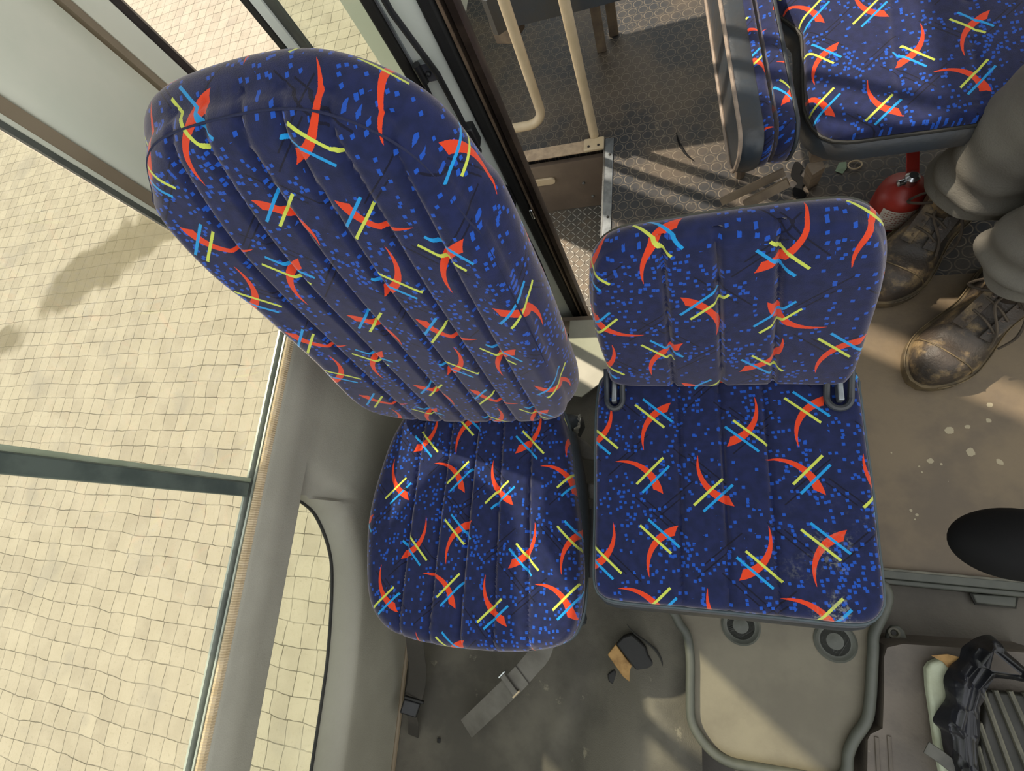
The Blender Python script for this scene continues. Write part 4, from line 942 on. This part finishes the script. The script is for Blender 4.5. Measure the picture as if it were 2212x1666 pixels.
kn = MB(); kn.lathe([(0.001, -0.020), (0.012, -0.015), (0.014, 0.0), (0.012, 0.014), (0.001, 0.018)], Q(1279, 1060, 1.10), (0.1, 1, 0.2), 14)
tag(kn.build('lever_knob', M['belt']), 'grey round knob peeping out beside the left edge of the middle seat', 'knob')
tag(MB().tube([Q(1272, 1100, 1.25), Q(1274, 1180, 1.25), Q(1276, 1245, 1.26)], 0.016, 10).build('bracket_tube', M['blackp']), 'black tube bracket in the dark gap between the front seats', 'tube')

#--- BUS BODY THINGS
mr = door  # added mirror outside the view, outline cut to shade the seat and mat
mu = (Vector((-1.02, 0.44, 0)) - Vector((-1.30, 0.06, 0))); mn = Vector((mu.y, -mu.x, 0)).normalized(); mb0 = Vector((-1.16, 0.25, zt(-0.02))); mh = mu.normalized()
mo = spline([tuple(mb0 + mh * a_ + Vector((0, 0, b_))) for a_, b_ in [(-0.23, -0.28), (0.0, -0.30), (0.21, -0.29), (0.24, -0.25), (0.24, -0.12), (0.21, -0.06), (0, 0.13), (-0.20, 0.30), (-0.24, 0.28), (-0.25, 0.1), (-0.25, -0.2)]], 60)
mc = sum(mo, Vector((0, 0, 0))) / 60
MB().loft([[mc + (q - mc) * k + mn * d for q in mo] for d, k in ((0, 1.0), (0.02, 1.02), (0.05, 0.95), (0.07, 0.75))]).build('added_mirror_housing', M['blackp'], mr)
MB().prism([mc + (q - mc) * 0.93 - mn * 0.001 for q in mo], mn * -0.003).build('added_mirror_glass', mat('added_mirror_silver', '#e0e2e2', None, rough=0.03, metal=1.0), mr)
MB().tube([mc + Vector((0.0, -0.05, -0.1)), Vector((-1.2, -0.15, zt(-0.2))), Vector((-0.9, -0.62, zt(-0.36)))], 0.012, 10).build('added_mirror_arm', M['blackp'], mr)
# guard rails behind the step well
g1 = QY(1172, 262, 1.245); x1 = -0.405
pts = [Vector((x1 - 0.006, 1.245, zt(-0.2))), Vector((x1, 1.245, zt(0.8))), Vector((x1 + 0.0, 1.245, zt(1.20)))]
cr = Vector((x1 - 0.055, 1.245, zt(1.20)))
for k in range(1, 9): a = PI / 2 * k / 8; pts.append(cr + Vector((0.055 * math.cos(a), 0, -0.055 * math.sin(a))))
pts += [Vector((-0.62, 1.245, zt(1.255))), Vector((-0.78, 1.245, zt(1.255)))]
gr = thing('guard_rail', 'cream tubular rail bending sideways at its foot behind the step well', 'rail', (-0.41, 1.245, zt(1.35)), 'cream rails behind the step well')
MB().tube(pts, 0.0145, 16).build('rail_tube', M['rail'], gr)
MB().bb(-0.70, -0.67, 1.23, 1.26, zt(1.35), zt(1.255)).build('rail_foot', M['rail'], gr, bevel=0.002)
gr2 = thing('guard_rail', 'straight cream upright rail bolted beside the aluminium edge strip', 'rail', (-0.25, 1.24, zt(1.35)), 'cream rails behind the step well')
MB().tube([Vector((-0.258, 1.24, zt(1.345))), Vector((-0.262, 1.24, zt(-0.2)))], 0.0145, 16).build('rail_tube', M['rail'], gr2)
br = MB().bb(-0.292, -0.226, 1.186, 1.232, zt(1.352), zt(1.3385)).build('rail_bracket', M['rail'], gr2, bevel=0.004)
for x_ in (-0.275, -0.243): MB().lathe([(0.004, 0), (0.004, 0.002), (0.0, 0.003)], (x_, 1.198, zt(1.3385)), n=10).build('bolt_head', M['darkbrown'], br)
MB().lathe([(0.020, 0), (0.020, 0.004), (0.0155, 0.006)], (-0.258, 1.24, zt(1.345)), n=18).build('collar', M['bronze'], gr2)

# dark vinyl seat at the rear left, only its underside corner and legs show
rs = thing('rear_seat', 'dark blue-grey vinyl seat seen behind the cream rails', 'seat', (-0.3, 1.6, zt(1.35)))
sh = spline([tuple(V(x, y, 1.0)) for x, y in [(-0.50, 1.36), (-0.42, 1.345), (-0.10, 1.345), (-0.05, 1.37), (-0.05, 1.75), (-0.10, 1.80), (-0.46, 1.80), (-0.52, 1.76)]], 80)
MB().loft([[q + Vector((0, 0, z)) for q in sh] for z in (0.0, 0.01, 0.09, 0.10)]).build('seat_cushion', M['vinyl_worn'], rs, bevel=0)
MB().bb(-0.48, -0.10, 1.72, 1.82, zt(0.92), zt(0.45)).build('backrest', M['vinyl'], rs, bevel=0.03, seg=4)
for x_, y_ in ((-0.245, 1.60), (-0.205, 1.66)):
    MB().bb(x_ - 0.016, x_ + 0.016, y_ - 0.006, y_ + 0.006, zt(1.35), zt(1.0)).build('leg', M['leg'], rs, bevel=0.002)
MB().prism([V(-0.52, 1.40, 1.08), V(-0.46, 1.38, 1.08), V(-0.43, 1.44, 1.08), V(-0.5, 1.5, 1.08)], (0, 0, 0.07)).build('side_bracket', M['leg'], rs, bevel=0.004)

# bench seat at the upper right
bs = thing('bench_seat', 'passenger seat cushion in blue moquette with grey vinyl skirt at the upper right', 'seat', (0.62, 0.95, zt(1.35)))
bh = 0.94
pl = [(0.262, 1.22), (0.258, 1.05), (0.250, 0.90), (0.252, 0.845), (0.272, 0.795), (0.310, 0.773), (0.38, 0.770), (0.60, 0.768), (0.85, 0.768), (1.08, 0.770), (1.12, 0.80), (1.13, 1.0), (1.13, 1.20)]
cbx, olx, nrx, frx = pad('seat_cushion', pl, 0.0, M['fabric'], bs, ((0, 0, zt(bh)), X_, Y_, Z_), lambda a, b: (0.03 + (a - 0.345) * 1.10, -0.02 + (b - 0.955) * 0.97), er=0.018, bulge=0.006,
    seams=[vseam(0.40, 0.42, 0.76, 1.2), vseam(0.52, 0.54, 0.76, 1.2), vseam(0.64, 0.66, 0.76, 1.2)], seamd=0.005, skirt=0.004, sbul=0.0, under=0.0, na=220, nr=50)
rimtube(olx, nrx, frx, -0.022, 0.002, 0.004).build('cushion_piping', M['sealdark'], bs)
rg = [[Vector((p.x + n_.x * o, p.y + n_.y * o, zt(bh) - z)) for p, n_ in zip(olx[::2], nrx[::2])] for z, o in ((0.022, 0.0), (0.028, 0.006), (0.045, 0.014), (0.060, 0.014), (0.068, -0.01))]
MB().loft(rg).build('cushion_skirt', M['vinyl_worn'], bs)
bb_ = [(0.27, 0.0), (0.26, 0.25), (0.28, 0.48), (0.34, 0.53), (0.60, 0.54), (0.66, 0.50), (0.68, 0.25), (0.67, 0.0)]
tt = math.radians(12)
pad('backrest', bb_, 0.0, M['fabric'], bs, ((0, 1.20, zt(0.92)), X_, (0, math.sin(tt), math.cos(tt)), (0, -math.cos(tt), math.sin(tt))), lambda a, b: (-a * 1.1, -b), er=0.03, bulge=0.01, skirt=0.04, na=140, nr=30)
fm_ = MB(); fm_.bb(0.27, 1.10, 0.80, 0.83, zt(1.05), zt(1.01)); fm_.bb(0.27, 0.30, 0.83, 1.15, zt(1.05), zt(1.01)); fm_.build('seat_frame', M['leg'], bs, bevel=0.003)
for (xa, ya, xb, yb) in ((0.285, 0.80, 0.345, 0.965), (1.08, 0.80, 1.08, 0.95)):
    MB().tube([V(xa, ya, 1.06), V(xb, yb, 1.35)], 0.019, 4).build('leg', M['leg'], bs)
# folded jump seat standing in the aisle
js = thing('jump_seat', 'aisle jump seat folded upright with worn grey vinyl back and tan piping', 'seat', (0.15, 0.95, zt(1.35)))
def slab(nm, x0, x1, m, z0=0.985, z1=0.88, y0=0.705, uv=False, tiltx=0.02, par=js, r=0.045, y1=1.45):
    # rounded upright panel in the y-z plane
    pts = [(y0 + r * (1 - math.cos(a)), z0 - r * (1 - math.sin(a))) for a in [PI / 2 * k / 6 for k in range(7)]][::-1]
    pts = [(y1, z0)] + [(y0 + r - r * math.sin(a), z0 - r + r * math.cos(a)) for a in [PI / 2 * k / 8 for k in range(9)]] + [(y0 + r - r * math.cos(a), z1 + r - r * math.sin(a)) for a in [PI / 2 * k / 8 for k in range(9)]] + [(y1, z1)]
    rg = []
    for k in range(7):
        t = k / 6; x = x0 + (x1 - x0) * t; ins = 0.012 * (abs(2 * t - 1)) ** 3
        cy, cz = (y0 + y1) / 2, (z0 + z1) / 2
        rg.append([V(x + tiltx * (z0 - pz) / 0.2 - 0.075 * (py - 0.70), cy + (py - cy) * (1 - ins), cz + (pz - cz) * (1 - ins * 4)) for py, pz in pts])
    if nm == 'vinyl_back': slab.edge = [q + Vector((-0.002, 0, 0)) for q in rg[0]]
    mb = MB().loft(rg); mb.uv = [(v.y * 1.1, (v.x * 1.0 - v.z) * 1.1) for v in mb.v] if uv else None
    return mb.build(nm, m, par, angle=50)
slab('vinyl_back', 0.112, 0.152, M['vinyl_worn'], y0=0.728)
slab('backrest_face', 0.1525, 0.170, M['fabric'], uv=True, y0=0.735)
slab('seat_pad', 0.180, 0.208, M['fabric'], uv=True, y0=0.742, z0=0.99, z1=0.885)
slab('seat_pad_back', 0.2085, 0.218, M['vinyl'], y0=0.745, z0=0.99, z1=0.89)
MB().tube(slab.edge[:-1] + [slab.edge[-1]], 0.0042, 8).build('tan_piping', M['tan_piping'], js)
fx = MB(); fx.tube([V(0.15, 0.77, 1.13), V(0.235, 0.785, 1.085)], 0.014, 4); fx.tube([V(0.10, 0.80, 1.15), V(0.232, 0.825, 1.10)], 0.012, 4)
fx.build('frame_tube', M['leg'], js)
MB().tube([V(0.17, 1.02, 1.35), V(0.17, 1.02, 1.1)], 0.014, 8).build('leg', M['leg'], js)

# litter under the bench
#JS
tag(MB().prism([Q(x, y, 1.349) for x, y in [(1812, 352), (1828, 350), (1829, 364), (1820, 376), (1804, 370)]], (0, 0, 0.0015)).build('paper_scrap', M['paper']), 'small pale green paper scrap on the floor under the bench seat', 'paper')
cs = Q(1847, 356, 1.345); rr_ = MB().tube([cs + Vector((0.016 * math.cos(a), 0.013 * math.sin(a), 0)) for a in [2 * PI * k / 20 for k in range(20)]], 0.002, 6, closed=True)
tag(rr_.build('ring_wrapper', M['gasket']), 'thin curled tan band on the floor beside the green scrap', 'band')
sk = MB(); q0 = [Q(x, y, 1.347) for x, y in [(1718, 350), (1735, 362), (1728, 378), (1745, 392), (1732, 405), (1742, 425), (1720, 430), (1712, 410), (1722, 396), (1708, 380)]]
tag(sk.prism(spline([tuple(q) for q in q0], 40), (0, 0, 0.002)).build('floor_tear', M['softblack'], smooth=False), 'ragged dark tear in the studded floor beside the bench leg', 'tear')
ctr = spline([tuple(Q(x, y, 1.3485)) for x, y in [(1461, 287), (1468, 310), (1482, 333), (1500, 348)]], 14, False)
tag(MB().tube(ctr, [0.0008 + 0.003 * math.sin(PI * k / 13) for k in range(14)], 6).build('floor_cut', M['softblack']), 'short curved cut in the middle of the studded floor', 'cut')

# fire extinguisher
ex = thing('fire_extinguisher', 'red fire extinguisher with white label standing behind the left boot', 'fire extinguisher', (0.512, 0.838, zt(1.35)))
ec = (0.512, 0.838)
MB().lathe([(0.046, 0.0), (0.052, 0.006), (0.054, 0.02), (0.054, 0.085), (0.051, 0.105), (0.040, 0.120), (0.022, 0.130), (0.016, 0.134)], (ec[0], ec[1], zt(1.35)), n=40).build('cylinder', M['red'], ex)
vs = []; fs = []
for k in range(17):
    a = math.radians(-140 + 105 * k / 16)
    for z_ in (0.02, 0.094): vs.append((ec[0] + 0.0547 * math.cos(a), ec[1] + 0.0547 * math.sin(a), zt(1.35) + z_))
for k in range(16): fs.append((2 * k, 2 * k + 2, 2 * k + 3, 2 * k + 1))
lbm = MB().add(vs, fs).build('paper_label', M['label'], ex)
pr = MB()
for r_ in range(9):
    for c_ in range(13):
        if (r_ * 7 + c_ * 5) % 4 == 0: continue
        a = math.radians(-132 + 6.6 * c_); a2 = a + math.radians(4.5); z0 = zt(1.35) + 0.026 + r_ * 0.0075
        pts = [(ec[0] + 0.0552 * math.cos(q), ec[1] + 0.0552 * math.sin(q), z) for q, z in ((a, z0), (a2, z0), (a2, z0 + 0.003), (a, z0 + 0.003))]
        pr.add(pts, [(0, 1, 2, 3)])
pr.build('printed_lines', M['print'], lbm)
top = Vector((ec[0], ec[1], zt(1.35) + 0.134))
MB().lathe([(0.015, -0.004), (0.015, 0.02), (0.009, 0.026)], top, n=16).build('valve', M['chrome'], ex)
MB().lathe([(0.008, 0), (0.008, 0.012), (0.004, 0.014)], top + Vector((-0.014, -0.004, 0.008)), (-1, -0.2, 0), 12).build('gauge', M['chrome'], ex)
hd = MB(); hd.box(top + Vector((0.002, 0.034, 0.024)), (0.026, 0.092, 0.004), Matrix.Rotation(0.35, 3, 'X')); hd.build('handle', M['red'], ex, bevel=0.0015)
hd = MB(); hd.box(top + Vector((0.004, 0.018, 0.018)), (0.022, 0.060, 0.004), Matrix.Rotation(0.1, 3, 'X')); hd.build('grip', M['red'], ex, bevel=0.0015)

#--- PERSON
per = thing('person', 'person in grey trousers and dusty black leather boots standing at the right edge', 'person', (0.66, 0.66, zt(1.35)))
def leg_chain(cx, pts, rad):
    pass
feet = [dict(toe=Vector((0.452, 0.592)), ang=math.radians(55), ank=Vector((0.585, 0.775)), knee=(0.60, 0.76)), dict(toe=Vector((0.513, 0.382)), ang=math.radians(48), ank=Vector((0.666, 0.566)), knee=(0.70, 0.58))]
# body under the clothes, one skin: feet-to-waist
bmv = []; edges = []; rads = []
bmv.append((0.74, 0.72, zt(0.42))); rads.append((0.13, 0.10)); 
bmv.append((0.74, 0.72, zt(0.28))); rads.append((0.135, 0.10)); edges.append((0, 1))
for f_ in feet:
    k_ = f_['ank']; hip = (0.74 + (k_.x - 0.61) * 0.8, 0.72 + (k_.y - 0.675) * 0.45)
    i0 = len(bmv)
    bmv += [(hip[0], hip[1], zt(0.55)), ((hip[0] + k_.x) / 2 - 0.035, (hip[1] + k_.y) / 2 - 0.03, zt(0.88)), (k_.x + 0.004, k_.y + 0.004, zt(1.24)), (k_.x - 0.03, k_.y - 0.04, zt(1.30))]
    rads += [(0.085, 0.085), (0.055, 0.055), (0.036, 0.036), (0.030, 0.026)]
    edges += [(0, i0), (i0, i0 + 1), (i0 + 1, i0 + 2), (i0 + 2, i0 + 3)]
me = bpy.data.meshes.new('body'); w0 = Vector(per['_w']); me.from_pydata([Vector(v) - w0 for v in bmv], edges, []); me.update()
body = bpy.data.objects.new('body', me); COL.objects.link(body); body.parent = per
sk_ = body.modifiers.new('skin', 'SKIN'); sv = me.skin_vertices[0].data
for i, r_ in enumerate(rads): sv[i].radius = r_
sv[0].use_root = True
su = body.modifiers.new('sub', 'SUBSURF'); su.levels = 2; su.render_levels = 2
me.materials.append(M['skin'])
# trousers
def trouser(f_, seed, cuff_h, name='trouser_leg', push=(0, 0), rr0=0.088):
    k_ = f_['ank']; hip = Vector((0.74 + (k_.x - 0.61) * 0.8, 0.72 + (k_.y - 0.675) * 0.45, zt(0.50)))
    an = Vector((k_.x + push[0], k_.y + push[1], zt(cuff_h))); kn = Vector(((hip.x + an.x) / 2 - 0.035, (hip.y + an.y) / 2 - 0.03, zt((0.50 + cuff_h) / 2)))
    cl = spline([tuple(an), tuple(an.lerp(kn, 0.35) + Vector((-0.008, -0.006, 0))), tuple(kn), tuple(hip)], 70, False); rg = []
    n = 56
    for i, c_ in enumerate(cl):
        t = i / 69; r_ = rr0 + 0.012 * t + 0.012 * math.exp(-((t - 0.08) / 0.06) ** 2)
        row = []
        for k in range(n):
            a = 2 * PI * k / n; p_ = c_ + Vector((math.cos(a), math.sin(a), 0)) * r_
            wv = noise.noise(Vector((math.cos(a) * 1.3 + seed, math.sin(a) * 1.3, c_.z * 9))) * 0.012
            fold = 0.010 * math.exp(-t * 6) * math.sin(c_.z * 95 + 2.2 * math.cos(a + seed) + seed)
            tilt = (0.035 * math.cos(a - 0.9)) * math.exp(-t * 9)     # cuff rides lower at the heel
            row.append(c_ + Vector((math.cos(a), math.sin(a), 0)) * (r_ + wv + fold) + Vector((0, 0, -tilt)))
        rg.append(row)
    # turned hem inside
    inn = [p_ + (cl[0] - p_) * 0.05 + Vector((0, 0, 0.03)) for p_ in rg[0]]
    mb = MB().loft([inn] + rg, caps=False)
    return mb.build(name, M['trouser'], per, angle=80)
trouser(feet[0], 1.7, 1.17, push=(0.018, -0.004), rr0=0.086)
trouser(feet[1], 4.1, 1.17, push=(-0.004, 0.011), rr0=0.086)
hips = []
for z_, rx, ry in ((0.60, 0.175, 0.13), (0.50, 0.185, 0.14), (0.40, 0.175, 0.135), (0.28, 0.16, 0.12)):
    hips.append([Vector((0.74, 0.72, zt(z_))) + Vector((rx * math.cos(a) * 0.82 - ry * math.sin(a) * 0.57, rx * math.cos(a) * -0.57 - ry * math.sin(a) * 0.82, 0)) for a in [2 * PI * k / 40 for k in range(40)]])
MB().loft(hips).build('trouser_seat', M['trouser'], per)
# boots
def boot(f_, lace_seed, loosen=0.0):
    d = Vector((math.cos(f_['ang']), math.sin(f_['ang']))); s_ = Vector((-d.y, d.x))
    L = 0.345; z0 = zt(1.35)
    W = lambda t: 0.067 * (math.sin(min(1, t / 0.30) * PI / 2) ** 0.55 if t < 0.30 else 1.0) * (1 - 0.22 * math.exp(-((t - 0.62) / 0.2) ** 2)) * (1 if t < 0.9 else math.sqrt(max(0.02, 1 - ((t - 0.9) / 0.105) ** 2)))
    def P3(t, l, z): q = f_['toe'] + d * (L * t) + s_ * l; return Vector((q.x, q.y, z0 + z))
    bt = MB(); rg = []; n = 30
    for i in range(44):
        t = 0.004 + 0.992 * i / 43; w = W(t) * 0.97
        top_ = 0.066 * math.sin(min(1, t / 0.17) * PI / 2) ** 0.6 + 0.052 * max(0, min(1, (t - 0.26) / 0.30)) ** 1.3
        if t > 0.88: top_ *= 1 - 0.10 * ((t - 0.88) / 0.12)
        row = []
        for k in range(n):
            a = PI * k / (n - 1); ca, sa = math.cos(a), math.sin(a)
            l = w * math.copysign(abs(ca) ** 0.72, ca); z = 0.024 + (top_ - 0.0) * sa ** 0.80
            l *= 1 - 0.28 * sa * max(0, min(1, (t - 0.3) / 0.3))
            cr = 0.0025 * noise.noise(Vector((t * 14, ca * 3, lace_seed))) + 0.003 * math.sin(t * 60 + ca * 2) * math.exp(-((t - 0.36) / 0.05) ** 2)
            row.append(P3(t, l, z + cr))
        row += [P3(t, w * 0.9, 0.012), P3(t, -w * 0.9, 0.012)][::-1] if False else [P3(t, -w * 0.9, 0.014), P3(t, w * 0.9, 0.014)]
        rg.append(row)
    up_ = MB().loft(rg).build('boot', M['leather'], per, angle=60)
    # sole
    so_ = [];
    for i in range(40): t = i / 39; so_.append((t, W(max(0.004, min(0.996, t))) + 0.005))
    ol = [P3(t * 1.02 - 0.012, w, 0) for t, w in so_] + [P3(t * 1.02 - 0.012, -w, 0) for t, w in so_[::-1]]
    MB().loft([[q + Vector((0, 0, z)) for q in ol] for z in (0.0, 0.004, 0.020, 0.026)]).build('sole', M['sole'], up_, angle=50)
    MB().tube([q + Vector((0, 0, 0.027)) for q in ol[2:-2]], 0.0014, 6).build('welt_stitching', M['sole'], up_)
    # toe cap seam
    cp = []
    for k in range(25):
        a = PI * k / 24; ca, sa = math.cos(a), math.sin(a); t = 0.20 - 0.05 * sa + 0.03; w = W(t) * 0.975
        cp.append(P3(t, w * math.copysign(abs(ca) ** 0.72, ca), 0.026 + 0.066 * sa ** 0.8))
    MB().tube(cp, 0.0016, 6).build('toe_seam', M['sole'], up_)
    # shaft with open collar
    ax = Vector((f_['ank'].x, f_['ank'].y)); tc = f_['toe'] + d * (L * 0.70)
    rg = []
    for i in range(14):
        t = i / 13; c_ = tc.lerp(ax, t * 0.8); z = 0.06 + 0.135 * t; rx, ry = 0.062 + 0.006 * t, 0.046 + 0.004 * t
        row = []
        for k in range(40):
            a = 2 * PI * k / 40; dip = 0.014 * max(0, math.cos(a - PI)) * t
            q = c_ + d * (rx * math.cos(a)) + s_ * (ry * math.sin(a)); row.append(Vector((q.x, q.y, z0 + z + dip * 0.6 + 0.002 * math.sin(a * 5 + i))))
        rg.append(row)
    inn = [q + (Vector((ax.x, ax.y, q.z)) - q) * 0.1 for q in rg[-1]]; inn2 = [q - Vector((0, 0, 0.04)) for q in inn]
    MB().loft(rg + [inn, inn2]).build('boot_shaft', M['leather'], up_, angle=60)
    # eyelet facings, tongue
    for sg in (-1, 1):
        fc = []
        for i in range(9):
            t = 0.34 + 0.034 * i; z = 0.100 + 0.0105 * i + 0.004
            fc.append(P3(t, sg * (0.024 + loosen), z))
        MB().ribbon(fc, 0.026, 0.004, (s_.x, s_.y, -0.45 * sg)).build('eyelet_facing', M['leather'], up_, bevel=0.001)
        ey = MB()
        for i in (1, 3, 5, 7):
            q = fc[i] + Vector((-s_.x * sg * 0.006, -s_.y * sg * 0.006, 0.0045)); ey.lathe([(0.0045, -0.001), (0.0045, 0.001), (0.0025, 0.0015), (0.002, 0)], q, (d.x * -0.5, d.y * -0.5, 1), 10)
        ey.build('eyelets', M['bronze'], up_)
    tg = [P3(0.36 + 0.032 * i, 0.0, 0.096 + 0.012 * i) for i in range(10)]
    MB().ribbon(tg, 0.044, 0.005, (s_.x, s_.y, 0)).build('tongue', M['leather'], up_, bevel=0.0015)
    lc = MB()
    for i in (1, 3, 5):
        z = 0.112 + 0.0105 * i; t = 0.34 + 0.034 * i
        a_ = P3(t, -0.026 - loosen, z); b_ = P3(t + (0.05 if loosen else 0.03), 0.026 + loosen, z + 0.010); m_ = (a_ + b_) / 2 + Vector((0, 0, 0.006))
        lc.tube(spline([tuple(a_), tuple(m_), tuple(b_)], 10, False), 0.0026, 6)
    k0 = P3(0.56, 0.0, 0.175)
    lc.tube(spline([tuple(k0), tuple(P3(0.50, 0.045, 0.165)), tuple(P3(0.56, 0.070, 0.13)), tuple(P3(0.60, 0.045, 0.16)), tuple(k0)], 30, False), 0.003, 6)
    lc.tube(spline([tuple(k0), tuple(P3(0.48, -0.040, 0.17)), tuple(P3(0.42, -0.062, 0.125)), tuple(P3(0.36, -0.058, 0.09))], 24, False), 0.003, 6)
    lc.tube(spline([tuple(k0), tuple(P3(0.47, 0.010, 0.16)), tuple(P3(0.38, -0.03, 0.13)), tuple(P3(0.33, -0.045, 0.10))], 24, False), 0.0026, 6)
    lc.build('laces', M['lace'], up_)
boot(feet[0], 2.0); boot(feet[1], 6.0, 0.004)

for o in bpy.data.objects:
    if '_w' in o: del o['_w']
